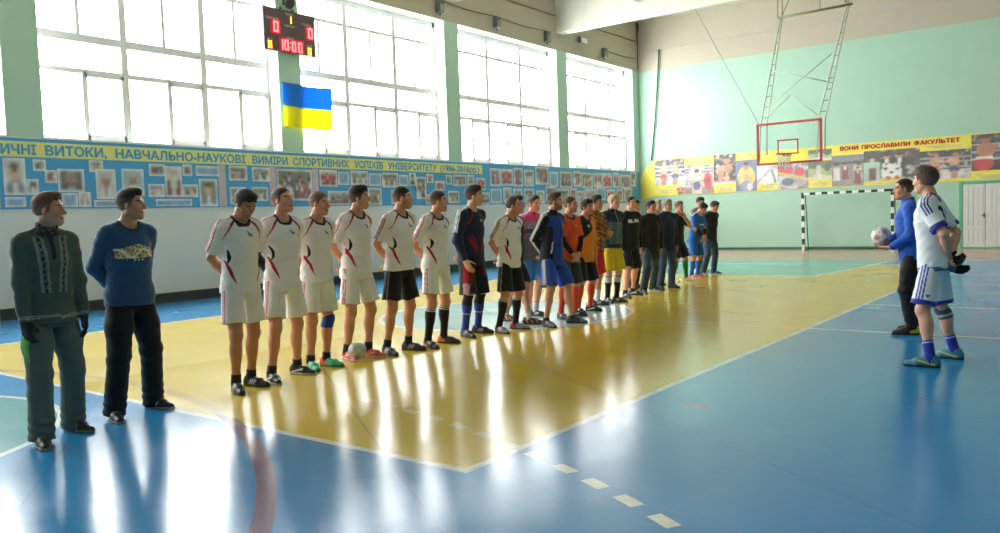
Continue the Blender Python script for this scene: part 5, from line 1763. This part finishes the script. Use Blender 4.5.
def jacket_11b(P, V):
    u = P.Uinv(V); x, y, z = u.T; a = arm_coords(P, V)
    K = base(V, '#6d727b')
    K[(z > 1.30) & (z < 1.44)] = lin('#8b9098'); K[(z > 1.43)] = lin('#d2548a')
    K[(z < 1.33) & (z > 1.27)] = lin('#3c4656')
    arm = a[:, 2] < .075
    K[arm & (a[:, 1] > .35) & (a[:, 1] < .85) & (np.abs(y) > .16)] = lin('#e0559a'); K[arm & (a[:, 1] > 1.0)] = lin('#59616c')
    K[(np.abs(y) < .006) & (x > 0)] = lin('#2c323c')
    return K
def jacket_11(P, V):
    u = P.Uinv(V); x, y, z = u.T; a = arm_coords(P, V); ay = np.abs(y)
    K = base(V, '#22479e')
    arm = (a[:, 2] < .085) & (ay > .15)
    K[arm] = lin('#171b2b'); K[(ay > .105 + .05 * (z - 1.1)) & (z < 1.36)] = lin('#171b2b'); K[(z > 1.50)] = lin('#171b2b')
    K[(x < -.02)] = lin('#1b2236')
    st = (a[:, 4] > .0) & (np.abs(a[:, 3]) < .022) & (a[:, 1] < 1.9) & (ay > .1); K[st] = lin('#b6b5a8')
    K[(ay > .07) & (z > 1.44) & (np.abs(x + .012) < .022)] = lin('#b6b5a8')
    t = (z - 1.0) / .16; K[(x > 0) & (t > 0) & (t < 1) & (np.abs(ay - (.125 - .02 * t)) < .008)] = lin('#d9dada')
    K[(np.abs(y) < .005) & (x > 0)] = lin('#101525'); K[(x > .03) & (np.hypot(y - .075, z - 1.38) < .013)] = lin('#e3e4e8')
    return K
def jersey_12(P, V):
    u = P.Uinv(V); x, y, z = u.T; K = base(V, '#e2562a')
    d = np.hypot(x, y); K[(z > 1.465) & (d < .095) & (np.abs(y) < .092)] = lin('#2f3a35')
    t = (y - .02) / .05
    K[(x > .03) & (t > -.5) & (t < .6) & (np.abs(z - 1.385 - .012 * t ** 2) < .005)] = lin('#efe9e2')
    return K
def jersey_13(P, V):
    u = P.Uinv(V); x, y, z = u.T; K = base(V, '#e48a24'); a = arm_coords(P, V)
    K[(y < .01 - (1.50 - z) * .55 * 0 - (.0) ) & (z > 1.30 + (y + .02) * .9) & (y < .03)] = lin('#1f2024')
    K[(a[:, 0] < 0) & (a[:, 2] < .075) & (np.abs(y) > .15) & (a[:, 1] < .9)] = lin('#1f2024')
    K[(z > 1.47) & (np.hypot(x, y) < .09)] = lin('#1f2024')
    K[(x > .03) & (np.abs(y + .055) < .014) & (np.abs(z - 1.395) < .022)] = lin('#e6e1d6')
    return K
def jacket_14(P, V):
    K = base(V, '#8a5a2a'); n = np.sin(V[:, 0] * 70 + 3) * np.sin(V[:, 1] * 60 + 1) + np.sin(V[:, 2] * 75 + V[:, 1] * 30)
    K[n > .8] = lin('#b07a38'); K[n < -.8] = lin('#5a3a20'); return K
def jacket_15(P, V):
    u = P.Uinv(V); x, y, z = u.T; K = base(V, '#1f3038'); a = arm_coords(P, V)
    K[(x > .0) & (np.abs(y) < .14) & (z < 1.36)] = lin('#4d6b66'); K[(np.abs(y) < .008) & (x > 0)] = lin('#8fa39f')
    K[z < 1.0] = np.array(lin('#26373c')); return K
def hoodie_16(P, V):
    u = P.Uinv(V); K = base(V, '#1a1b20'); draw_text(K, u, 'ILBS', .0, 1.36, .22, .055, '#dcdcdc', arc=.02, bold=.06); return K
def kit_21(P, V):
    u = P.Uinv(V); x, y, z = u.T; K = base(V, '#2766b4'); K[(z > 1.47) & (np.hypot(x, y) < .09)] = lin('#d8dee6')
    K[(x > .03) & (np.abs(z - 1.30) < .012) & (np.abs(y) < .08)] = lin('#cfd8e3'); K[(np.abs(y) > .05) & (z > 1.47) & (np.abs(x + .012) < .012)] = lin('#dfe4ea'); return K
def jacket_24(P, V):
    u = P.Uinv(V); x, y, z = u.T; K = base(V, '#1f55b5'); K[(np.abs(y) < .006) & (x > 0)] = lin('#123a80')
    a = arm_coords(P, V); K[(a[:, 1] > 1.93)] = lin('#163f8a'); K[(z < .885)] = lin('#1a4798'); return K
def kit_25(P, V):
    K = base(V, '#dfe5ea')
    a, u = stripes_on_sleeve(P, V, K, '#26348c', .026, .007, .34)
    x, y, z = u.T
    K[(a[:, 1] > .66) & (a[:, 1] < 1.0) & (a[:, 2] < .1) & (np.abs(y) > .15)] = lin('#2a3a96')
    K[(z > 1.468) & (np.hypot(x, y) < .093) & (np.abs(y) < .09)] = lin('#2a3a96')
    K[z < .905] = lin('#3f6a80')
    draw_text(K, u, '22', .0, 1.22, .24, .23, '#1c2030', back=True, bold=.02, only=(np.abs(u[:, 1]) < .15))
    return K
def shorts_25(P, V):
    K = base(V, '#dde3e8'); l = side_stripes(P, V, K, '#3b3f9c', 3, .026, .0075, .02)
    K[l[:, 1] > .80] = lin('#2c3fa8')
    m = (l[:, 4] > .03) & (np.abs(l[:, 3] + .045) < .022 * np.clip((.76 - l[:, 1]) / .07, 0, 1)) & (l[:, 1] > .69); K[m] = lin('#39406a')
    return K

JEANS = '#3a4a63'
def denim(c=JEANS):
    def fn(P, V):
        K = base(V, c); l = leg_coords(P, V)
        K *= (1 + .35 * np.exp(-((l[:, 3] - .05) / .05) ** 2) * np.exp(-((l[:, 1] - .6) / .5) ** 2))[:, None]
        K[(np.abs(l[:, 3]) < .004) & (l[:, 4] > .03)] = np.array(lin(c)) * .5
        return K
    return fn

BANDS = [(.80, .825, '#d9d9d4'), (.855, .88, '#d9d9d4')]
SPECS = [
 dict(id=1, hipx=-.02, RF=(43, 447), LF=(80, 431), top=190, th=-2, hyaw=48, wid=.90, skin='#b98b76', hair='#6b4a35', hairstyle='short', arms={'R': dict(w=(.10, .20, .885), p=(-.6, .6, 0), hand='side'), 'L': dict(w=(.05, .225, .885), p=(-.6, .4, 0), hand='side')}, row=False,
      tops=[dict(name='sweatshirt', sleeve='long', hem=.84, loose=.020, wr=1.7, blouse=True, paint=p1_paint)], legs=dict(name='trousers', kind='pants', loose=.022, flare=1.6, drop=.05, paint=p1_pants),
      shoe=('#2b2f2e', '#8d928d', '#8a8c84'), extra=p1_extra, label='person in grey-green embroidered sweatshirt and black gloves, leftmost of the whole row'),
 dict(id=2, RF=(116, 421), LF=(160, 408), top=187, th=0, hyaw=40, wid=.94, skin='#b98b76', hair='#2d2420', hairstyle='short', arms=A(BACK), row=False,
      tops=[dict(name='sweatshirt', sleeve='long', hem=.90, loose=.022, wr=1.3, blouse=True, paint=p2_paint)], legs=dict(name='trousers', kind='pants', loose=.024, flare=1.3, drop=.05, paint=paint_plain('#16171f')),
      shoe=('#1e1f23', '#c9cac6', '#a3a49e'), label='person in dark blue sweatshirt with gold chest print and black trousers'),
 dict(id=3, RF=(238, 393), LF=(257, 386), top=186, th=-6, hyaw=12, hpit=32, skin='#b07f62', hair='#1d1918', hairstyle='full', arms=A(BACK), tops=[dict(WHITE_TOP, hem=.88)], legs=white_shorts(len=.76), sock=(.18, '#24252b'), shoe=('#26272b', '#b9b6a4', '#2c2d30'),
      label='person in white kit bowing his head, first white jersey from the left'),
 dict(id=4, RF=(274, 383), LF=(303, 374), top=186, th=-4, hyaw=18, hpit=-8, skin='#c2917a', hair='#4a3a30', hairstyle='crop', arms=A(BACK), tops=[WHITE_TOP], legs=white_shorts(), sock=(.17, '#24252b'), shoe=('#25272b', '#c3c6c0', '#b4b6ae', 'swoop'),
      extra=lambda P, r: arm_tube(P, r, -1, .74, 1.9, '#17181d', 'arm_sleeve'), label='person in white kit with a black arm sleeve and chin raised'),
 dict(id=5, RF=(313, 370), LF=(332, 366), top=191, th=-4, hyaw=26, hpit=4, skin='#bd8b70', hair='#6a543f', hairstyle='crop', arms=A(BACK), tops=[dict(WHITE_TOP, hem=.90)], legs=white_shorts(len=.82), sock=(.16, '#24252b'), shoe=('#46b98c', '#e06a3c', '#2f8a55', 'heel'),
      extra=lambda P, r: sock(P, r, 1, 1.14, '#2447a0', [], .010, 'knee_pad', .78), label='person in white kit with blue knee pad and green shoes'),
 dict(id=6, RF=(350, 360), LF=(374, 357), top=185, th=0, hyaw=38, skin='#c08f74', hair='#201b1a', hairstyle='full', arms=A(BACK), tops=[WHITE_TOP], legs=white_shorts(), sock=(.20, '#202126'), shoe=('#d8574e', '#e9a59b', '#c9c4ba', 'swoop'),
      label='person in white kit with coral red shoes and a ball between his feet'),
 dict(id=7, RF=(390, 355), LF=(414, 350), top=186, th=0, hyaw=42, wid=.93, hipx=.08, lean=4, skin='#bd8a6e', hair='#29211d', hairstyle='crop', beard=.25, arms=A(BACK), tops=[dict(WHITE_TOP, hem=.915)], legs=black_shorts(len=.80), sock=(.19, '#202126'), shoe=('#3a3c40', '#b8b7a6', '#2b2c2f'),
      label='person in white jersey and black shorts with bare shins and low dark socks'),
 dict(id=8, RF=(431, 348), LF=(449, 343), top=190, th=0, hyaw=40, skin='#c08d72', hair='#4c382b', hairstyle='crop', arms=A(BACK), tops=[dict(WHITE_TOP, hem=.905)], legs=white_shorts(len=.74), sock=(.90, '#1e1f24', BANDS), shoe=('#2a2a2c', '#d9783c', '#23242a', 'heel'),
      label='person in white jersey and white shorts with high black socks'),
 dict(id=9, RF=(468, 337), LF=(483, 333), top=185, th=-4, hyaw=34, skin='#c59a80', hair='#2c221d', hairstyle='full', arms={'R': dict(w=(.10, .21, .93), p=(-.7, .5, 0), hand='side'), 'L': BACK},
      tops=[dict(name='goalkeeper_jersey', sleeve='long', hem=.86, loose=.022, wr=1.3, paint=p9_paint)], legs=dict(name='shorts', kind='shorts', len=1.0, loose=.020, paint=p9_shorts), sock=(.80, '#2f409c', [(.45, .47, '#c9ccd8')]), shoe=('#25262a', '#8a8b90'), extra=leggings,
      label='person in navy long-sleeved goalkeeper jersey with blue socks'),
 dict(id=10, RF=(502, 333), LF=(520, 329), top=195, th=-2, hyaw=32, hpit=8, wid=.94, belly=.02, hipx=.07, lean=4, skin='#c08b70', hair='#5a4d45', hairstyle='receding', arms=A(BACK), tops=[dict(WHITE_TOP, hem=.875)], legs=black_shorts(len=.90), sock=(.88, '#1e1f24', BANDS), shoe=('#8e8a8a', '#a33038', '#38383c', 'heel'),
      label='balding person in white jersey, black shorts and high striped black socks'),
 dict(id=101, hipx=-.02, RF=(509, 321), LF=(533, 324), top=190.5, th=10, hyaw=20, skin='#bf8f75', hair='#2b2320', hairstyle='short', arms=A(BACK), tops=[dict(name='jersey', sleeve='short', hem=.84, paint=paint_plain('#1d2238'))], legs=dict(name='shorts', kind='shorts', len=.86, paint=paint_shorts('#20222c')), sock=(.14, '#d9d7d0'), shoe=('#23252c', '#d9643c', None, 'flash'),
      label='dark-haired person in navy shirt mostly hidden behind the balding player'),
 dict(id=112, RF=(531, 315), LF=(539, 316), top=194.5, th=-20, hyaw=15, skin='#cf9c84', hair='#4b382e', hairstyle='short', arms=A(LOOSE), tops=[dict(name='jacket', sleeve='long', hem=.86, loose=.028, collar='up', paint=jacket_11b)], legs=dict(name='shorts', kind='shorts', len=.88, paint=paint_shorts('#4a94d6', '#c9d8e8', 2)), sock=(.25, '#dcdad4'), shoe=('#2c2e36', '#c9c9c4'),
      label='person in grey and pink jacket with light blue shorts, standing behind the front row'),
 dict(id=11, hipx=-.10, RF=(549, 327), LF=(577, 323), top=190, th=-6, hyaw=34, skin='#c3937a', hair='#4e4136', hairstyle='short', beard=.55, arms=A(BACK), Lyaw=30, tops=[dict(name='jacket', sleeve='long', hem=.84, loose=.024, wr=1.3, collar='up', paint=jacket_11)],
      legs=dict(name='shorts', kind='shorts', len=.92, loose=.024, paint=paint_shorts('#2a4fb0', '#bdb59a', 1, .0, half=.022)), sock=(.08, '#33363a'), shoe=('#3a4444', '#6d7a76', None, 'toe'),
      label='bearded person in blue and black zip jacket with royal blue shorts'),
 dict(id=12, RF=(563, 319), LF=(579, 316), top=196, th=-12, hyaw=18, skin='#c4937a', hair='#4a352a', hairstyle='crop', arms=A(FOLD), tops=[dict(name='jersey', sleeve='short', hem=.86, paint=jersey_12)], legs=dict(name='shorts', kind='shorts', len=.96, loose=.022, paint=paint_shorts('#3d4845')), sock=(.90, '#e2552f'), shoe=('#2a3236', '#9aa0a0'),
      extra=lambda P, r: [arm_tube(P, r, s, .6, 1.88, '#191a1f', 'arm_sleeve') for s in (-1, 1)], label='person in red-orange jersey with black arm sleeves and hands folded in front'),
 dict(id=13, RF=(580, 313), LF=(594, 311), top=199, th=-10, hyaw=10, skin='#bd8b72', hair='#221c1a', hairstyle='full', arms=A(LOOSE), tops=[dict(name='jersey', sleeve='long', hem=.82, loose=.024, paint=jersey_13)], legs=dict(name='shorts', kind='shorts', len=.98, loose=.022, paint=paint_shorts('#1b1c20')), sock=(.90, '#e4572e'), shoe=('#25262b', '#d9d9d9', None, 'swoop'),
      label='person in amber yellow jersey with black shoulder panel and black shorts'),
 dict(id=14, RF=(592, 308), LF=(601, 305), top=194.5, th=-12, hyaw=15, skin='#b9876e', hair='#261f1c', hairstyle='full', arms={'R': CROSS, 'L': dict(CROSS, w=(.165, -.05, 1.15))}, tops=[dict(name='jacket', sleeve='long', hem=.90, loose=.03, collar='up', paint=jacket_14)], legs=dict(name='shorts', kind='shorts', len=.90, loose=.024, paint=paint_shorts('#cf2f2c')), sock=(.45, '#dedcd6'), shoe=('#2b2c30', '#c9c9c9'),
      label='person in brown patterned jacket with arms crossed and red shorts'),
 dict(id=15, RF=(609, 303), LF=(620, 302), top=194.5, th=-22, hyaw=10, skin='#c9998a', hair='#b9a07a', hairstyle='short', arms=A(BACK), tops=[dict(name='jacket', sleeve='long', hem=.93, loose=.03, collar='up', paint=jacket_15)], legs=dict(name='shorts', kind='shorts', len=.92, loose=.028, paint=paint_shorts('#d9c62e')), sock=(.88, '#1d1e22', [(.62, .84, '#c2c1bc')]), shoe=('#23252a', '#b9b9b4'),
      label='fair-haired person in dark teal jacket and bright yellow shorts'),
 dict(id=16, RF=(627, 298), LF=(636, 295), top=194.5, th=-22, hyaw=5, skin='#c4957e', hair='#33271f', hairstyle='crop', arms=A(LOOSE), tops=[dict(name='hoodie', sleeve='long', hem=.86, loose=.03, collar='hood', paint=hoodie_16)], legs=dict(name='shorts', kind='shorts', len=.93, loose=.022, paint=paint_shorts('#1b1c22', None, hemc=None)), sock=(.12, '#1d1e22'), shoe=('#26272c', '#cfcfcf', None, 'swoop'),
      label='person in black hoodie with white lettering on the chest'),
 dict(id=17, RF=(633, 289), LF=(638, 288), top=200, th=-20, hyaw=5, skin='#bb8c74', hair='#211b19', hairstyle='full', arms=A(SIDE), tops=[dict(name='jacket', sleeve='long', hem=.86, loose=.024, paint=paint_plain('#22262c'))], legs=dict(name='trousers', kind='pants', paint=paint_plain('#1c1f27')), shoe=('#202227', '#55585c'),
      label='dark-haired person mostly hidden between the black hoodie and the black jacket'),
 dict(id=18, RF=(644, 294), LF=(655, 291), top=197.5, th=-30, hyaw=12, wid=.96, hipx=.10, skin='#b98a72', hair='#1f1a18', hairstyle='full', arms=A(LOOSE), tops=[dict(name='jacket', sleeve='long', hem=.80, loose=.036, collar='up', paint=paint_plain('#1b1d1e', lambda P, V, K, u: K.__setitem__((np.abs(u[:, 1]) < .006) & (u[:, 0] > 0), lin('#3b3f40'))))], legs=dict(name='jeans', kind='pants', loose=.018, paint=denim('#34454f')), shoe=('#26272a', '#b5b6b2', '#b9bab5'),
      label='person in black jacket and blue jeans, hands hanging, facing the camera side'),
 dict(id=19, RF=(661, 290), LF=(674, 288), top=198.5, th=-28, hyaw=12, wid=.94, belly=.01, skin='#c19680', hair='#8d867c', hairstyle='short', arms=A(LOOSE), tops=[dict(name='jacket', sleeve='long', hem=.80, loose=.036, collar='up', paint=paint_plain('#1c2338', lambda P, V, K, u: K.__setitem__((np.abs(u[:, 1]) < .006) & (u[:, 0] > 0), lin('#46506a'))))], legs=dict(name='jeans', kind='pants', loose=.02, paint=denim('#3a4b66')), shoe=('#1f2024', '#3c3d42'),
      label='grey-haired person in dark navy jacket and jeans'),
 dict(id=195, RF=(655, 286), LF=(660, 285), top=199.5, th=-25, hyaw=15, skin='#c9a08c', hair='#b5a88f', hairstyle='short', arms=A(SIDE), tops=[dict(name='jacket', sleeve='long', hem=.84, loose=.02, paint=paint_plain('#2a2e36'))], legs=dict(name='trousers', kind='pants', paint=paint_plain('#23262e')), shoe=('#222429', '#55585c'),
      label='fair-haired person whose head shows between the black jacket and the navy jacket'),
 dict(id=20, hipx=-.04, RF=(675, 282), LF=(689, 281), top=200.5, th=-10, hyaw=-8, skin='#c0917a', hair='#6a523e', hairstyle='full', arms={'R': LOOSE, 'L': dict(w=(.16, .03, 1.44), p=(.2, .8, -.9), hand='custom', h=((.1, -.3, .9), (-1, 0, .2), (0, -1, 0), .7))}, tops=[dict(name='jersey', sleeve='short', hem=.80, paint=paint_plain('#1f2126'))], legs=dict(name='shorts', kind='shorts', len=.92, loose=.024, paint=paint_shorts('#1d1e24')), sock=(.92, '#1f7a46'), shoe=('#c9b9a4', '#e6e0d4', '#d9d4c4', 'toe'),
      label='person in black kit with green socks and a hand raised to his chin'),
 dict(id=21, RF=(693, 279), LF=(700, 278), top=204.5, H=1.72, th=-10, hyaw=5, hpit=38, lean=12, skin='#b9866c', hair='#1d1817', hairstyle='full', arms=A(dict(w=(.24, .03, 1.03), p=(-.2, 1, -.3), hand='front')), tops=[dict(name='jersey', sleeve='short', hem=.84, loose=.026, paint=kit_21)], legs=dict(name='shorts', kind='shorts', len=.90, loose=.024, paint=paint_shorts('#2563b2')), sock=(.80, '#2a66b6'), shoe=('#d9643a', '#e9b08c', '#c9c4ba', 'swoop'),
      extra=lambda P, r: [arm_tube(P, r, s, 1.1, 1.8, '#1a1b20', 'arm_sleeve') for s in (-1, 1)], label='person in light blue kit looking down at his hands'),
 dict(id=22, RF=(696, 272), LF=(703, 271), top=196.5, th=-20, hyaw=0, hpit=12, skin='#bb8c74', hair='#1d1918', hairstyle='full', arms=A(FOLD), tops=[dict(name='sweatshirt', sleeve='long', hem=.86, loose=.024, paint=paint_plain('#7d8078'))], legs=dict(name='trousers', kind='pants', paint=paint_plain('#4b5758')), shoe=('#b9b8b2', '#dedcd6', '#dedcd6'),
      label='dark-haired person in grey, half hidden behind the light blue kit'),
 dict(id=23, RF=(704, 276), LF=(716, 274), top=198.5, th=-18, hyaw=10, hpit=24, lean=7, hipx=.08, skin='#b98a74', hair='#2f2723', hairstyle='full', arms=A(BACK), tops=[dict(name='hoodie', sleeve='long', hem=.86, loose=.028, collar='hood', paint=paint_plain('#1a1c22'))], legs=dict(name='jeans', kind='pants', loose=.016, paint=denim('#2f4055')), shoe=('#4f5048', '#8a8a80', '#a3a296'),
      label='person in black hoodie and dark jeans at the far right end of the row'),
 dict(id=24, hipx=.03, wid=.90, RF=(911, 330), LF=(906, 334.5), top=177, th=197, hyaw=4, skin='#bd8d76', hair='#2b221e', hairstyle='crop', Ryaw=-6, Lyaw=8, row=False, arms={'L': dict(w=(.21, .10, 1.035), p=(-.6, .5, -.4), hand='custom', h=((.72, -.45, .0), (-.15, -.25, .9), (.1, -1, .1), .30)), 'R': dict(w=(.26, .14, 1.03), p=(-.6, .6, -.3), hand='custom', h=((.6, -.5, .1), (0, -.4, .8), (0, -.8, .6), .3))},
      tops=[dict(name='track_jacket', sleeve='long', hem=.86, loose=.024, wr=1.4, collar='up', paint=jacket_24)], legs=dict(name='trousers', kind='pants', loose=.017, drop=.03, flare=.5, paint=paint_plain('#17181d')), shoe=('#3a2c26', '#d2c23c', '#3b312b', 'heel'),
      label='person in bright blue track jacket and black trousers holding a ball'),
 dict(id=25, hipx=.065, wid=.88, RF=(947, 358), LF=(922, 366.5), top=163, th=175, hyaw=-18, skin='#c99a86', hair='#4d3b30', hairstyle='full', Ryaw=-10, Lyaw=10, row=False, arms=A(dict(w=(-.13, .045, .985), p=(-.6, .9, -.1), hand='back')),
      tops=[dict(name='jersey', sleeve='short', hem=.86, loose=.020, paint=kit_25)], legs=dict(name='shorts', kind='shorts', len=.88, loose=.018, paint=shorts_25), sock=(.36, '#2a3ba6', [(.30, .325, '#d9dce6')]), shoe=('#3f7f94', '#d3d94a', '#2c3c48', 'swoop'),
      extra=lambda P, r: sock(P, r, -1, 1.16, '#4b545b', [(.80, .84, '#b9bec2')], .007, 'knee_brace', .74), label='person in white kit with number 22 seen from behind, holding black gloves'),
]
SEL = None
PEOPLE = {}
for sp in SPECS:
    if SEL and sp['id'] not in SEL: continue
    sp.setdefault('hpit', 0)
    H_for(sp)
    PEOPLE[sp['id']] = make_person(sp)

# ------------------------------------------------------------------ balls and gloves
def make_ball(loc, r, c0, c1, name, label, spin=(0.3, 0.5, 0.2)):
    bm = bmesh.new(); bmesh.ops.create_icosphere(bm, subdivisions=4, radius=r)
    V = np.array([v.co[:] for v in bm.verts]); F = [[v.index for v in f.verts] for f in bm.faces]; bm.free()
    n = V / np.linalg.norm(V, axis=1)[:, None]
    R = np.array(Matrix.Rotation(spin[0], 3, 'X') @ Matrix.Rotation(spin[1], 3, 'Y') @ Matrix.Rotation(spin[2], 3, 'Z'))
    ph = (1 + 5 ** .5) / 2
    ico = np.array([(0, a, b * ph) for a in (-1, 1) for b in (-1, 1)] + [(a, b * ph, 0) for a in (-1, 1) for b in (-1, 1)] + [(b * ph, 0, a) for a in (-1, 1) for b in (-1, 1)], float)
    ico = (ico / np.linalg.norm(ico[0])) @ R.T
    dt = n @ ico.T; m1 = np.sort(dt, 1)
    K = np.tile(np.array(lin(c0)), (len(V), 1))
    K[m1[:, -1] > .945] = lin(c1)
    seam = (np.abs(m1[:, -1] - m1[:, -2]) < .02) & (m1[:, -1] < .945)
    K[seam] = np.array(lin(c0)) * .55
    V = V * (1 - .012 * seam[:, None])
    root = empty(name, loc)
    o = np_mesh('panel_shell', V, F, K, attr_mat('ball leather', .45, .4), root)
    vb = MB().tube([tuple(ico[0] * r * .985), tuple(ico[0] * r * 1.002)], .006, 8).build('valve', M_dark, root)
    tag(root, label, 'ball')
    return root
p = floor_pt(357.6, 360.0)
make_ball((float(p[0]), float(p[1]), .099), .099, '#cfd2c6', '#a9b0a4', 'football', 'worn pale ball on the floor between coral red shoes')
if 24 in PEOPLE:
    P, r = PEOPLE[24]
    c = P.root + rotz(P.th) @ vec(.272, -.045, 1.115)
    make_ball(tuple(c), .108, '#e3dedb', '#b98a80', 'football', 'white ball held at the waist by the person in blue jacket')
if 25 in PEOPLE:
    P, r = PEOPLE[25]
    gl = empty('goalkeeper_gloves', tuple(P.root), P.th)
    tag(gl, 'pair of black padded gloves held behind the back of the number 22 player', 'gloves')
    for k, (off, d) in enumerate(((vec(-.10, .01, .93), vec(-.8, -.2, .12)), (vec(-.11, -.05, .885), vec(-.75, -.3, -.25)))):
        pr = hand_prims(off, d, vec(0, .8, .4), vec(.2, .3, 1), 1.0, .5, .03, scale=.95)
        f = Field(off - .24, off + .24, .0055)
        for q, kk in pr: f.add(Cone(q.a, q.b, q.ra + .008, q.rb + .007), kk + .003)
        f.add(Cone(off + nrm(d) * .01, off - nrm(d) * .05, .034, .038), .01)
        V, Q = f.mesh()
        K = base(V, '#1b1c20'); t = (V - off) @ nrm(d); K[(t > .04) & (t < .052)] = lin('#8d9094'); K[t < -.035] = lin('#3a3c42')
        np_mesh('glove', V, Q, K, M_cloth, gl)
